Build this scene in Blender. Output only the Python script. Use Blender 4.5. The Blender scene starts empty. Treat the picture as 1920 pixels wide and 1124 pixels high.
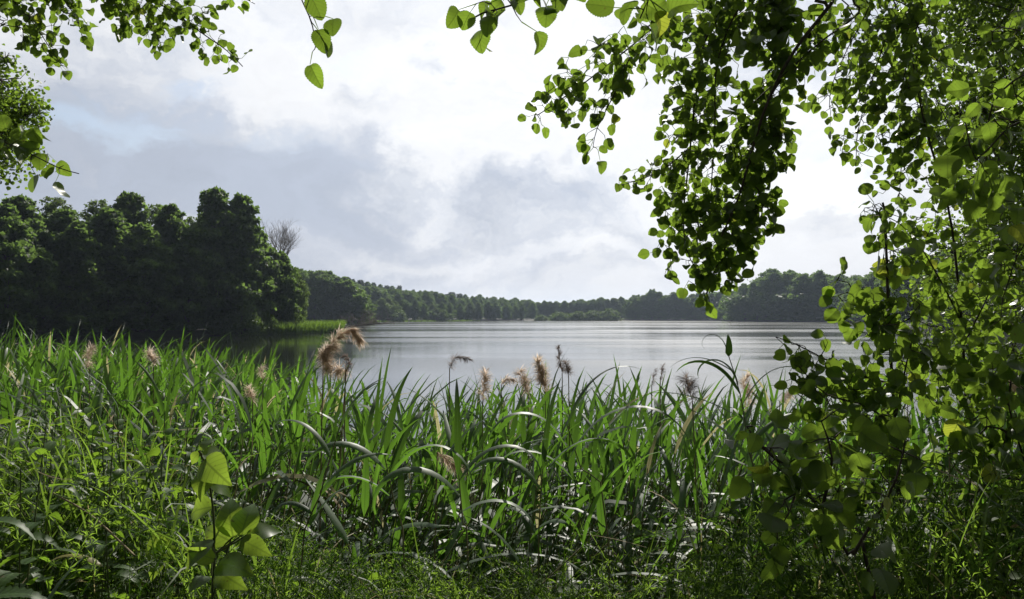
import bpy, math
import numpy as np
from mathutils import Vector
R = math.radians
SC = bpy.context.scene
COL = SC.collection
EYE = 2.4
FPX = 1450.0                      # focal length in photograph pixels (1920 wide)
TILT = math.atan(32 / FPX)
SUN_AZ, SUN_EL = R(11), R(37)

# ------------------------------------------------------------------ camera
cam = bpy.data.cameras.new('camera'); co = bpy.data.objects.new('camera', cam); COL.objects.link(co)
cam.sensor_width = 36; cam.lens = 36 * FPX / 1920; cam.clip_start = 0.05; cam.clip_end = 6000
co.location = (0, 0, EYE); co.rotation_euler = (math.pi / 2 + TILT, 0, 0)
SC.camera = co
SC.view_settings.view_transform = 'Standard'; SC.view_settings.look = 'None'
SC.view_settings.exposure = 0.36; SC.view_settings.gamma = 1
SC.cycles.max_bounces = 8; SC.cycles.diffuse_bounces = 3; SC.cycles.glossy_bounces = 3
SC.cycles.transmission_bounces = 5; SC.cycles.volume_bounces = 0; SC.cycles.sample_clamp_indirect = 4
SC.cycles.use_fast_gi = False

# ------------------------------------------------------------------ node helper
class S:
    """a socket with arithmetic"""
    nt = None
    def __init__(s, k): s.k = k
    @staticmethod
    def m(op, *a, clamp=False):
        n = S.nt.nodes.new('ShaderNodeMath'); n.operation = op; n.use_clamp = clamp
        for i, v in enumerate(a):
            if isinstance(v, S): S.nt.links.new(v.k, n.inputs[i])
            else: n.inputs[i].default_value = v
        return S(n.outputs[0])
    def __add__(s, o): return S.m('ADD', s, o)
    __radd__ = __add__
    def __sub__(s, o): return S.m('SUBTRACT', s, o)
    def __rsub__(s, o): return S.m('SUBTRACT', o, s)
    def __mul__(s, o): return S.m('MULTIPLY', s, o)
    __rmul__ = __mul__
    def __truediv__(s, o): return S.m('DIVIDE', s, o)
    def clamp(s): return S.m('ADD', s, 0.0, clamp=True)
    def pow(s, e): return S.m('POWER', s, e)
def node(t, **kw):
    n = S.nt.nodes.new(t)
    for k, v in kw.items():
        if k.startswith('i_'):
            key = k[2:]; key = int(key) if key.isdigit() else key.replace('_', ' ')
            if isinstance(v, S): S.nt.links.new(v.k, n.inputs[key])
            else: n.inputs[key].default_value = v
        else: setattr(n, k, v)
    return n
def smooth(x, a, b):
    n = node('ShaderNodeMapRange', interpolation_type='SMOOTHSTEP'); S.nt.links.new(x.k, n.inputs[0])
    n.inputs[1].default_value = a; n.inputs[2].default_value = b
    return S(n.outputs[0])
def mixc(f, a, b):
    n = node('ShaderNodeMix', data_type='RGBA')
    for i, v in ((0, f), (6, a), (7, b)):
        if isinstance(v, S): S.nt.links.new(v.k, n.inputs[i])
        elif i == 0: n.inputs[i].default_value = v
        else: n.inputs[i].default_value = tuple(v) + (1,)
    return S(n.outputs[2])
def noise(vec, scale, detail=4, rough=.5, dist=0.0):
    n = node('ShaderNodeTexNoise', noise_dimensions='3D'); n.inputs['Scale'].default_value = scale
    n.inputs['Detail'].default_value = detail; n.inputs['Roughness'].default_value = rough
    n.inputs['Distortion'].default_value = dist
    if vec is not None: S.nt.links.new(vec.k, n.inputs['Vector'])
    return n

# ------------------------------------------------------------------ world: Nishita sky behind broken cloud
w = bpy.data.worlds.new('World'); SC.world = w; w.use_nodes = True
S.nt = w.node_tree; S.nt.nodes.clear()
SKY_STRENGTH = 0.1
sky = node('ShaderNodeTexSky', sky_type='NISHITA', sun_disc=False, sun_elevation=SUN_EL, sun_rotation=SUN_AZ)
sky.air_density = 1.1; sky.dust_density = 1.5; sky.ozone_density = 1.5
tc = node('ShaderNodeTexCoord'); d = S(tc.outputs['Generated'])
sp = node('ShaderNodeSeparateXYZ'); S.nt.links.new(d.k, sp.inputs[0])
dx, dy, dz = (S(sp.outputs[i]) for i in range(3))
el = S.m('ARCSINE', S.m('MAXIMUM', dz, -0.99)); az = S.m('ARCTAN2', dx, dy)
inv = 1.0 / 1.0
den = S.m('MAXIMUM', dz, 0.0) + 0.16
cx = node('ShaderNodeCombineXYZ', i_0=dx / den, i_1=dy / den, i_2=0.3)
pv = S(cx.outputs[0])
n1 = S(noise(pv, 1.1, 7, .58, .35).outputs['Fac'])
n2 = S(noise(pv, 3.2, 8, .62, .6).outputs['Fac'])
c0 = node('ShaderNodeCombineXYZ', i_0=az, i_1=el * 1.4, i_2=2.3)
nw = noise(S(c0.outputs[0]), 4.5, 8, .62)
ws = node('ShaderNodeSeparateColor'); S.nt.links.new(nw.outputs['Color'], ws.inputs[0])
azw = az + (S(ws.outputs[0]) - 0.5) * 0.34
elw = el + (S(ws.outputs[1]) - 0.5) * 0.24
def px2ae(px, py):
    x = (px - 960) / FPX; z = (562 - py) / FPX
    c, s_ = math.cos(TILT), math.sin(TILT)
    y2, z2 = c - z * s_, s_ + z * c
    return math.atan2(x, y2), math.atan2(z2, math.hypot(x, y2))
def blob(px, py, rx, ry, wgt):
    a0, e0 = px2ae(px, py)
    u = (azw - a0) * (FPX / rx); v = (elw - e0) * (FPX / ry)
    g = S.m('EXPONENT', (u * u + v * v) * -1.0)
    return g * wgt
def blobs(L):
    t = blob(*L[0])
    for b in L[1:]: t = t + blob(*b)
    return t
# banks of grey cloud, brighter cloud and gaps of blue, laid out by direction in the sky
grey = blobs([(60, 330, 400, 150, .9), (440, 330, 230, 120, .8), (620, 400, 190, 110, .75), (1000, 350, 160, 46, 1.7),
              (880, 415, 250, 55, 1.2), (820, 148, 30, 28, 1.0), (690, 170, 55, 40, .9), (735, 270, 60, 50, .75), (1180, 440, 140, 20, .5),
              (230, 130, 230, 60, .45), (620, 30, 130, 40, .35), (1480, 250, 90, 30, .35), (700, 520, 600, 34, .8), (1600, 420, 60, 30, .4),
              (-900, 200, 700, 300, .8), (2900, 200, 700, 300, .8)])
brk = blobs([(960, 240, 260, 160, 1.0), (820, 330, 90, 80, .7), (1400, 350, 260, 150, .8), (560, 110, 110, 90, .5), (330, 190, 130, 60, .5),
             (800, 388, 60, 18, .8), (1060, 480, 110, 22, .7), (760, 480, 130, 16, .4), (150, 230, 70, 30, .35)])
hole = blobs([(720, 105, 110, 20, .9), (935, 180, 50, 70, .9), (885, 10, 40, 60, .9), (1590, 345, 90, 40, .8), (1130, 130, 60, 40, .4),
              (370, 150, 160, 30, .5), (1700, 190, 120, 90, .5), (250, 240, 180, 40, .35), (560, 260, 120, 60, .35), (100, 190, 90, 60, .3)])
cs = node('ShaderNodeCombineXYZ', i_0=azw, i_1=elw * 1.5, i_2=0.7)
n3 = S(noise(S(cs.outputs[0]), 5.0, 10, .62, .35).outputs['Fac']); n4 = S(noise(S(cs.outputs[0]), 2.4, 6, .55, .6).outputs['Fac'])
n5 = S(noise(S(cs.outputs[0]), 14, 8, .65, .4).outputs['Fac'])
shade = grey * 0.68 - brk * 0.60 + (n1 - 0.5) * 0.4 + (n3 - 0.5) * 2.6 + (n4 - 0.5) * 1.4 + (n5 - 0.5) * 1.3 + 0.10
shf = smooth(shade, -0.2, 1.2)
sd = (math.sin(SUN_AZ) * math.cos(SUN_EL), math.cos(SUN_AZ) * math.cos(SUN_EL), math.sin(SUN_EL))
sund = dx * sd[0] + dy * sd[1] + dz * sd[2]
glow = smooth(sund, 0.60, 1.0)
back = smooth(dy, -0.3, 0.7)                        # sky overhead and behind the camera dimmed to cut ambient light on the bank
k = 1.0 / SKY_STRENGTH
cloud = mixc(shf, tuple(v * k for v in (0.70, 0.712, 0.735)), tuple(v * k for v in (0.385, 0.425, 0.505)))
warm = smooth(el, 0.15, 0.0)
cloud = mixc(warm * 0.35, cloud, tuple(v * k for v in (0.56, 0.55, 0.585)))
gain = (0.13 + back * 0.79 + glow * 0.22) * (0.86 + n5 * 0.28)
vm = node('ShaderNodeVectorMath', operation='SCALE'); S.nt.links.new(cloud.k, vm.inputs[0]); S.nt.links.new(gain.k, vm.inputs[3])
holef = (smooth(hole + (n3 - 0.5) * 1.3 + (n5 - 0.5) * 0.4, 0.20, 0.75)) * (1.0 - warm) * 0.55
final = mixc(holef, S(vm.outputs[0]), S(sky.outputs[0]))
bg = node('ShaderNodeBackground'); S.nt.links.new(final.k, bg.inputs[0]); bg.inputs[1].default_value = SKY_STRENGTH
wo = node('ShaderNodeOutputWorld'); S.nt.links.new(bg.outputs[0], wo.inputs[0])
w.cycles.sampling_method = 'MANUAL'; w.cycles.sample_map_resolution = 512

sl = bpy.data.lights.new('sun', 'SUN'); so = bpy.data.objects.new('sun', sl); COL.objects.link(so)
sl.energy = 5.0; sl.angle = R(0.6); sl.color = (1.0, 0.95, 0.86)
so.rotation_euler = Vector(sd).to_track_quat('Z', 'Y').to_euler(); so.location = (5, 20, 40)

# ------------------------------------------------------------------ geometry helpers
def P(px, py, Y):
    x = (px - 960) / FPX; z = (562 - py) / FPX
    c, s_ = math.cos(TILT), math.sin(TILT)
    y2, z2 = c - z * s_, s_ + z * c
    return np.array([x * Y / y2, Y, EYE + z2 * Y / y2])
def nrm(v): return v / np.maximum(np.linalg.norm(v, axis=-1, keepdims=True), 1e-9)
class G:
    """a bag of triangles, built into one mesh"""
    def __init__(s): s.v = []; s.f = []; s.u = []; s.n = 0; s.mi = []
    def add(s, v, f, uv=None, mi=0):
        v = np.asarray(v, float).reshape(-1, 3); f = np.asarray(f, int).reshape(-1, 3)
        if not len(v): return
        s.v.append(v); s.f.append(f + s.n); s.n += len(v); s.mi.append(np.full(len(f), mi))
        s.u.append(np.zeros((len(v), 2)) if uv is None else np.asarray(uv, float).reshape(-1, 2))
    def mesh(s, name, mats, smooth=True):
        V = np.concatenate(s.v); F = np.concatenate(s.f); U = np.concatenate(s.u)
        me = bpy.data.meshes.new(name)
        me.vertices.add(len(V)); me.vertices.foreach_set('co', V.ravel().astype('f'))
        me.loops.add(F.size); me.loops.foreach_set('vertex_index', F.ravel().astype('i'))
        me.polygons.add(len(F)); me.polygons.foreach_set('loop_start', (np.arange(len(F)) * 3).astype('i'))
        me.polygons.foreach_set('loop_total', np.full(len(F), 3, 'i'))
        me.polygons.foreach_set('use_smooth', np.full(len(F), smooth, bool))
        me.polygons.foreach_set('material_index', np.concatenate(s.mi).astype('i'))
        ul = me.uv_layers.new(name='UVMap'); ul.data.foreach_set('uv', U[F.ravel()].ravel().astype('f'))
        for m in (mats if isinstance(mats, (list, tuple)) else [mats]): me.materials.append(m)
        me.update(); me.validate()
        return me
    def obj(s, name, mats, parent=None, smooth=True):
        return link(name, s.mesh(name, mats, smooth), parent)
def link(name, me, parent=None):
    o = bpy.data.objects.new(name, me); COL.objects.link(o)
    if parent is not None: o.parent = parent
    return o
def tag(o, label=None, cat=None, group=None, kind=None):
    for k_, v_ in (('label', label), ('category', cat), ('group', group), ('kind', kind)):
        if v_: o[k_] = v_
    return o
def empty(name, loc, label, cat, group=None):
    o = bpy.data.objects.new(name, None); COL.objects.link(o); o.location = loc; o.empty_display_size = .2
    return tag(o, label, cat, group)
def tube(g, pts, rad, n=6, mi=0):
    pts = np.asarray(pts, float); m = len(pts)
    rad = np.broadcast_to(np.asarray(rad, float), (m,))
    t = nrm(np.gradient(pts, axis=0))
    up = np.array([0.13, 0.21, 1.0]); a = np.cross(t, up)
    bad = np.linalg.norm(a, axis=1) < .15
    a[bad] = np.cross(t[bad], [1, 0.1, 0]); a = nrm(a)
    for i in range(1, m):
        if a[i] @ a[i - 1] < 0: a[i] = -a[i]
    b = np.cross(t, a)
    th = np.arange(n) * 2 * math.pi / n
    V = pts[:, None] + rad[:, None, None] * (np.cos(th)[None, :, None] * a[:, None] + np.sin(th)[None, :, None] * b[:, None])
    i = np.arange(m - 1)[:, None] * n; j = np.arange(n)[None]; j2 = (j + 1) % n
    A, B, C_, D = i + j, i + j2, i + n + j2, i + n + j
    F = np.concatenate([np.stack([A, B, C_], -1).reshape(-1, 3), np.stack([A, C_, D], -1).reshape(-1, 3)])
    s_ = np.linspace(0, 1, m)
    U = np.stack([np.broadcast_to(th / 6.283, (m, n)), np.broadcast_to(s_[:, None], (m, n))], -1)
    g.add(V, F, U, mi)
def curve_pts(way, step):
    """smooth polyline through waypoints (catmull-rom)"""
    W = np.asarray(way, float)
    if len(W) < 3:
        n = max(2, int(np.linalg.norm(W[-1] - W[0]) / step) + 1); t = np.linspace(0, 1, n)[:, None]
        return W[0] * (1 - t) + W[-1] * t
    Wp = np.vstack([2 * W[0] - W[1], W, 2 * W[-1] - W[-2]]); out = []
    for i in range(1, len(Wp) - 2):
        p0, p1, p2, p3 = Wp[i - 1:i + 3]
        n = max(2, int(np.linalg.norm((p2 - p1)[:3]) / step) + 1)
        t = np.linspace(0, 1, n, endpoint=False)[:, None]
        out.append(.5 * (2 * p1 + (p2 - p0) * t + (2 * p0 - 5 * p1 + 4 * p2 - p3) * t ** 2 + (3 * p1 - p0 - 3 * p2 + p3) * t ** 3))
    out.append(W[-1][None]); return np.concatenate(out)

# leaf templates: rows across a midrib; local x across, y along, z out of the blade
def template(profile, rows, jag=0.0, fold=.15, curl=.1, wave=0.0, tipbend=0.0):
    v = np.linspace(0, 1, rows + 1); wd = np.array([profile(t) for t in v])
    if jag: wd = wd * (1 - jag * (np.arange(rows + 1) % 2))
    V = []; U = []
    for i, t in enumerate(v):
        zc = -curl * (t - .3) ** 2 * 2 - tipbend * max(0, t - .6)
        wz = wave * math.sin(t * 9)
        V += [(-wd[i], t, zc + fold * wd[i] + wz * wd[i]), (0, t, zc), (wd[i], t, zc + fold * wd[i] - wz * wd[i])]
        U += [(-wd[i] * 1.0, t), (0, t), (wd[i] * 1.0, t)]
    F = []
    for i in range(rows):
        a = i * 3
        for q in (0, 1):
            F += [(a + q, a + q + 1, a + q + 4), (a + q, a + q + 4, a + q + 3)]
    return np.array(V), np.array(F), np.array(U)
pf_aspen = lambda t: .53 * (max(0, math.sin(math.pi * min(1, t * .97 + .03) ** .78)) ** .62)
pf_ovate = lambda t: .30 * max(0, math.sin(math.pi * t ** .72)) ** .85
pf_nettle = lambda t: .27 * (max(0, (1 - t)) ** .8) * min(1, (t + .02) * 7) ** .6 * 1.05
pf_lance = lambda t: .11 * max(0, math.sin(math.pi * t ** .6)) ** .8
pf_heart = lambda t: .46 * (max(0, 1 - t) ** .7) * min(1, (t + .04) * 8) ** .5
T_ASP = [template(lambda t, q=q: pf_aspen(t) * q, 10, .05, f, c, wv) for f, c, wv, q in ((.1, .05, .0, 1), (.3, .15, .08, .92), (-.15, .3, .15, 1.04), (.6, .1, .0, .95), (.2, .55, .2, .86), (-.3, .1, -.2, .8))]
T_ASPH = [template(lambda t, q=q: pf_aspen(t) * q, 22, .09, f, c, wv) for f, c, wv, q in ((.08, .08, .0, 1), (.22, .2, .06, .9), (-.12, .4, .1, .95), (.45, .5, .12, .84), (.3, -.3, .2, .9))]
T_SMALL = [template(pf_aspen, 4, 0, f, .1) for f in (.15, .4)]
T_OV = [template(pf_ovate, 14, .05, f, c, wv, tb) for f, c, wv, tb in ((.2, .25, .1, .2), (.35, .1, .15, .5), (.1, .4, .1, .1))]
T_NET = [template(pf_nettle, 18, .26, f, c, .0, tb) for f, c, tb in ((.2, .2, .3), (.35, .35, .2))]
T_HEART = [template(pf_heart, 7, 0, f, c) for f, c in ((.2, .15), (.4, .3))]
T_LAN = [template(pf_lance, 3, 0, .3, c) for c in (.1, .4)]
T_QUAD = [(np.array([(-.5, 0, 0), (.5, .1, .12), (.45, 1, 0), (-.4, .9, .15)]), np.array([(0, 1, 2), (0, 2, 3)]), np.zeros((4, 2))),
          (np.array([(-.4, .1, .1), (.4, 0, 0), (.0, 1.1, .1), (-.55, .6, -.1)]), np.array([(0, 1, 2), (0, 2, 3)]), np.zeros((4, 2)))]
def leaves(g, pos, axis, normal, size, T, rng, mi=0):
    """place one leaf per row: base point, base-to-tip direction, blade normal, length"""
    pos = np.asarray(pos, float); N = len(pos)
    if not N: return
    y = nrm(np.asarray(axis, float)); z = np.asarray(normal, float); z = z - (z * y).sum(-1, keepdims=True) * y
    z = nrm(z + 1e-6); x = np.cross(y, z); size = np.broadcast_to(size, (N,)).astype(float)
    pick = rng.randint(0, len(T), N)
    for t, (tv, tf, tu) in enumerate(T):
        s_ = np.nonzero(pick == t)[0]
        if not len(s_): continue
        sz = size[s_][:, None, None]
        wv = rng.uniform(.85, 1.15, (len(s_), 1, 1))
        V = pos[s_][:, None] + sz * (tv[None, :, 0:1] * wv * x[s_][:, None] + tv[None, :, 1:2] * y[s_][:, None] + tv[None, :, 2:3] * z[s_][:, None])
        F = tf[None] + (np.arange(len(s_)) * len(tv))[:, None, None]
        g.add(V, F, np.broadcast_to(tu[None], (len(s_),) + tu.shape), mi)
def blades(g, base, azm, elev, length, width, droop, twist, rng, seg=8, mi=0, v3=True, taper=.75):
    """arching grass or reed blades"""
    N = len(base)
    if not N: return
    s_ = np.linspace(0, 1, seg + 1)[None]
    azm, elev, length, width, droop, twist = (np.broadcast_to(q, (N,)).astype(float)[:, None] for q in (azm, elev, length, width, droop, twist))
    e = elev - droop * s_ ** 1.6
    a = azm + twist * s_ * .5
    dirs = np.stack([np.cos(e) * np.cos(a), np.cos(e) * np.sin(a), np.sin(e)], -1)
    step = dirs * (length / seg)[..., None]
    p = np.concatenate([np.zeros((N, 1, 3)), np.cumsum(.5 * (step[:, 1:] + step[:, :-1]), 1)], 1) + base[:, None]
    side = np.stack([-np.sin(a), np.cos(a), np.zeros_like(a)], -1)
    nor = np.cross(dirs, side)
    tw = (twist * s_ * 1.3 + rng.uniform(-.5, .5, (N, 1)))[..., None]
    sd_ = side * np.cos(tw) + nor * np.sin(tw); nn = -side * np.sin(tw) + nor * np.cos(tw)
    wd = (width * .5 * np.minimum(1, s_ * 5 + .25) * (1 - s_ ** 2.2) ** taper)[..., None]
    if v3:
        V = np.stack([p - sd_ * wd, p + nn * wd * .35, p + sd_ * wd], 2); c = 3
        U = np.broadcast_to(np.stack([np.broadcast_to(np.array([-1, 0, 1.]), (seg + 1, 3)), np.broadcast_to(s_[0][:, None], (seg + 1, 3))], -1)[None], (N, seg + 1, 3, 2))
    else:
        V = np.stack([p - sd_ * wd, p + sd_ * wd], 2); c = 2
        U = np.broadcast_to(np.stack([np.broadcast_to(np.array([-1, 1.]), (seg + 1, 2)), np.broadcast_to(s_[0][:, None], (seg + 1, 2))], -1)[None], (N, seg + 1, 2, 2))
    F = []
    for i in range(seg):
        for q in range(c - 1):
            A = i * c + q; F += [(A, A + 1, A + c + 1), (A, A + c + 1, A + c)]
    F = np.array(F)[None] + (np.arange(N) * (seg + 1) * c)[:, None, None]
    g.add(V, F, U, mi)
def rdir(rng, n): return nrm(rng.normal(size=(n, 3)))

# ------------------------------------------------------------------ materials
def mat(name):
    m = bpy.data.materials.new(name); m.use_nodes = True; S.nt = m.node_tree; S.nt.nodes.clear(); return m
def leafmat(name, c1, c2, tr, trw=.45, rough=.45, spec=.4, vein=None, odd=None, oddf=.06, big=None):
    """two leaf greens varied leaf by leaf; tr is the colour of light passing through the blade"""
    m = mat(name)
    geo = node('ShaderNodeNewGeometry'); ri = S(geo.outputs['Random Per Island'])
    oi = node('ShaderNodeObjectInfo')
    nz = noise(S(geo.outputs['Position']), big or 1.5, 3); f = (S(nz.outputs['Fac']) - .35) * 1.6
    f = (f * .35 + ri * .65).clamp()
    c1 = tuple(x * .72 for x in c1); c2 = tuple(x * .78 for x in c2)
    c = mixc(f, c1, c2); t = mixc(f, tuple(x * (.25 if vein == 'blade' else .55) for x in tr), tr)
    nf = S(noise(S(geo.outputs['Position']), 60, 2).outputs['Fac'])
    c = mixc((nf - .3) * .5, c, tuple(x * .55 for x in c1))
    if odd:
        o_ = S.m('LESS_THAN', S.m('FRACT', ri * 37.7), oddf)
        c = mixc(o_, c, odd); t = mixc(o_, t, tuple(min(1, x * 1.6) for x in odd))
    if vein:
        uv = node('ShaderNodeUVMap'); su = node('ShaderNodeSeparateXYZ'); S.nt.links.new(uv.outputs[0], su.inputs[0])
        U_, V_ = S.m('ABSOLUTE', S(su.outputs[0])), S(su.outputs[1])
        if vein == 'blade':
            mid = S.m('LESS_THAN', U_, .09)
            ln = S.m('LESS_THAN', S.m('FRACT', U_ * 5.5), .22) * .35
        else:
            mid = S.m('LESS_THAN', U_, .020)
            ln = S.m('LESS_THAN', S.m('FRACT', (V_ - U_ * .8) * vein), .13) * .8
        vf = S.m('MAXIMUM', mid, ln)
        c = mixc(vf * .6, c, tuple(min(1, x * 1.9 + .02) for x in c2)); t = mixc(vf * .75, t, tuple(x * .35 for x in tr))
    if vein and vein != 'blade':                     # rust spots and blotches
        bl = smooth(S(noise(S(geo.outputs['Position']), 95, 4, .6).outputs['Fac']), .64, .70) * .7
        c = mixc(bl, c, (.10, .065, .02)); t = mixc(bl, t, (.12, .08, .02))
    pb = node('ShaderNodeBsdfPrincipled'); S.nt.links.new(c.k, pb.inputs['Base Color'])
    pb.inputs['Roughness'].default_value = rough; pb.inputs['Specular IOR Level'].default_value = spec
    tb = node('ShaderNodeBsdfTranslucent'); S.nt.links.new(t.k, tb.inputs[0])
    mx = node('ShaderNodeMixShader'); mx.inputs[0].default_value = trw
    S.nt.links.new(pb.outputs[0], mx.inputs[1]); S.nt.links.new(tb.outputs[0], mx.inputs[2])
    o = node('ShaderNodeOutputMaterial'); S.nt.links.new(mx.outputs[0], o.inputs[0])
    return m
def roughmat(name, c1, c2, scale=8, rough=.85, bump=.4, stretch=None, spec=.3):
    m = mat(name); tc_ = node('ShaderNodeTexCoord'); mp = node('ShaderNodeMapping')
    S.nt.links.new(tc_.outputs['Object'], mp.inputs[0])
    if stretch: mp.inputs['Scale'].default_value = stretch
    nz = noise(S(mp.outputs[0]), scale, 6, .6, .3); f = smooth(S(nz.outputs['Fac']), .35, .68)
    c = mixc(f, c1, c2); pb = node('ShaderNodeBsdfPrincipled'); S.nt.links.new(c.k, pb.inputs['Base Color'])
    pb.inputs['Roughness'].default_value = rough; pb.inputs['Specular IOR Level'].default_value = spec
    if bump:
        b = node('ShaderNodeBump'); b.inputs['Strength'].default_value = bump; b.inputs['Distance'].default_value = .01
        S.nt.links.new(nz.outputs['Fac'], b.inputs['Height']); S.nt.links.new(b.outputs[0], pb.inputs['Normal'])
    o = node('ShaderNodeOutputMaterial'); S.nt.links.new(pb.outputs[0], o.inputs[0]); return m

M_ASP = leafmat('aspen_leaf', (.025, .055, .012), (.055, .10, .02), (.30, .47, .045), .48, .42, .4, vein=6, odd=(.26, .30, .03), oddf=.012)
M_ASPS = leafmat('small_leaf', (.03, .06, .012), (.06, .11, .02), (.32, .50, .05), .50, .5, .3)
M_OV = leafmat('sapling_leaf', (.05, .10, .015), (.08, .15, .03), (.42, .62, .06), .6, .42, .45, vein=8)
M_NET = leafmat('nettle_leaf', (.035, .08, .015), (.06, .12, .025), (.30, .52, .04), .5, .5, .3, vein=9)
M_HERB = leafmat('herb_leaf', (.03, .065, .012), (.075, .12, .022), (.30, .50, .04), .5, .65, .18, odd=(.20, .16, .06), oddf=.02)
M_GAL = leafmat('cleavers_leaf', (.05, .10, .02), (.09, .16, .03), (.36, .58, .06), .5, .55, .2)
M_REED = leafmat('reed_leaf', (.03, .068, .028), (.085, .14, .065), (.20, .43, .04), .44, .50, .40, vein='blade', odd=(.30, .27, .14), oddf=.045)
M_REEDF = leafmat('far_reed_leaf', (.09, .17, .025), (.15, .24, .04), (.28, .46, .05), .45, .6, .2, big=.05)
M_GRASS = leafmat('grass_blade', (.04, .08, .02), (.09, .14, .035), (.28, .46, .05), .45, .55, .3, odd=(.30, .26, .12), oddf=.06)
M_STALK = roughmat('reed_stalk', (.12, .13, .06), (.22, .19, .10), 30, .5, .1)
M_STEM = roughmat('green_stem', (.05, .08, .025), (.10, .12, .04), 30, .6, .1)
M_DRY = roughmat('dry_stalk', (.16, .13, .08), (.28, .23, .15), 30, .9, .1, spec=.1)
M_PLUME = leafmat('reed_plume', (.50, .38, .28), (.74, .62, .49), (.92, .78, .62), .6, .8, .1, odd=(.55, .45, .38), oddf=.2, big=12)
M_PLUMED = leafmat('reed_plume_dark', (.13, .095, .08), (.28, .21, .18), (.36, .27, .22), .4, .8, .1, odd=(.30, .25, .22), oddf=.2, big=12)
M_TWIG = roughmat('twig_bark', (.035, .028, .02), (.08, .065, .045), 40, .8, .3)
M_BARK = roughmat('bark', (.05, .045, .035), (.16, .15, .125), 3, .9, .8, (1, 1, .25))
M_ABARK = roughmat('aspen_bark', (.10, .11, .08), (.27, .28, .21), 6, .8, .6, (1, 1, .35))
M_DEAD = roughmat('dead_wood', (.14, .125, .11), (.26, .235, .21), 5, .9, .4)
FT = dict(rough=.6, spec=.2, big=.22)
M_T1 = leafmat('alder_crown', (.048, .088, .026), (.095, .145, .040), (.26, .42, .08), .46, **FT)
M_T2 = leafmat('oak_crown', (.048, .090, .026), (.095, .150, .040), (.26, .42, .08), .46, **FT)
M_T3 = leafmat('birch_crown', (.06, .10, .030), (.11, .15, .045), (.24, .36, .08), .45, **FT)
M_T4 = leafmat('pine_crown', (.026, .052, .022), (.05, .078, .03), (.08, .13, .03), .3, **FT)
M_BUSH = leafmat('willow_crown', (.06, .11, .025), (.11, .17, .035), (.20, .32, .05), .4, **FT)

def groundmat():
    m = mat('bank_soil'); geo = node('ShaderNodeNewGeometry'); p_ = S(geo.outputs['Position'])
    a = S(noise(p_, .9, 6, .65).outputs['Fac']); b_ = noise(p_, 35, 5, .7)
    c = mixc(smooth(a, .35, .65), (.022, .018, .012), (.035, .042, .016)); c = mixc(smooth(S(b_.outputs['Fac']), .5, .7), c, (.06, .05, .03))
    pb = node('ShaderNodeBsdfPrincipled', i_Roughness=.95); S.nt.links.new(c.k, pb.inputs['Base Color'])
    bp = node('ShaderNodeBump'); bp.inputs['Strength'].default_value = .7; bp.inputs['Distance'].default_value = .03
    S.nt.links.new(b_.outputs['Fac'], bp.inputs['Height']); S.nt.links.new(bp.outputs[0], pb.inputs['Normal'])
    o = node('ShaderNodeOutputMaterial'); S.nt.links.new(pb.outputs[0], o.inputs[0]); return m
def watermat():
    m = mat('lake_water'); geo = node('ShaderNodeNewGeometry'); p_ = geo.outputs['Position']
    def mapped(sx, sy, rot=0):
        mp = node('ShaderNodeMapping'); mp.inputs['Scale'].default_value = (sx, sy, 1); mp.inputs['Rotation'].default_value = (0, 0, rot)
        S.nt.links.new(p_, mp.inputs[0]); return S(mp.outputs[0])
    r1 = S(noise(mapped(1, 1.9, .25), 2.6, 3, .55, .2).outputs['Fac'])
    r2 = S(noise(mapped(1, 1.6, -.3), 9, 2, .5).outputs['Fac'])
    r3 = S(noise(mapped(1, 2.2, .1), .55, 2, .5).outputs['Fac'])
    patch = smooth(S(noise(mapped(.35, 1.5, .12), .035, 3, .55, .6).outputs['Fac']), .40, .60)   # wind lanes
    sw = node('ShaderNodeSeparateXYZ'); S.nt.links.new(p_, sw.inputs[0])
    lee = smooth(S(sw.outputs[0]) + S(sw.outputs[1]) * .27, -8, 16)          # calm water in the lee of the left wood
    h = (r1 * .0105 + r2 * .003 + r3 * .012) * (patch * .7 + .3) * (lee * .58 + .07)
    bp = node('ShaderNodeBump'); bp.inputs['Strength'].default_value = 1; bp.inputs['Distance'].default_value = 1.0
    S.nt.links.new(h.k, bp.inputs['Height'])
    pb = node('ShaderNodeBsdfPrincipled'); pb.inputs['Base Color'].default_value = (.018, .022, .013, 1)
    S.nt.links.new((lee * (patch * .09 + .065) + .025).k, pb.inputs['Roughness']); pb.inputs['IOR'].default_value = 1.45
    S.nt.links.new(bp.outputs[0], pb.inputs['Normal'])
    o = node('ShaderNodeOutputMaterial'); S.nt.links.new(pb.outputs[0], o.inputs[0]); return m
M_GROUND, M_WATER = groundmat(), watermat()

# ------------------------------------------------------------------ ground and lake
FAR = [(-3200, 34), (-1600, 45), (-400, 92), (0, 97), (110, 98), (200, 99), (300, 102), (430, 105), (500, 109), (560, 115), (640, 127), (652, 330), (700, 350), (900, 430),
       (985, 470), (1000, 440), (1160, 440), (1175, 490), (1350, 470), (1395, 385), (1600, 350), (1680, 210), (1800, 150), (1920, 110), (2300, 70), (4000, 40)]
FAZ = np.array([math.atan((p_ - 960) / FPX) for p_, _ in FAR]); FR = np.array([q for _, q in FAR], float)
def rfar(a): return np.interp(a, FAZ, FR)
def near_edge(x): return 2.75 + np.clip(-(x + .3), 0, 4) * .75 + np.clip(x - .9, 0, 3) * .35 + .15 * np.sin(x * 2.1)
def hill(a, r):                                     # rising ground behind the far left shore
    p_ = np.tan(np.clip(a, -1.2, 1.2)) * FPX + 960
    return 15 * np.exp(-((p_ - 700) / 190) ** 2) * np.clip((r - np.maximum(rfar(a), 335) - 8) / 110, 0, 1)
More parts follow.
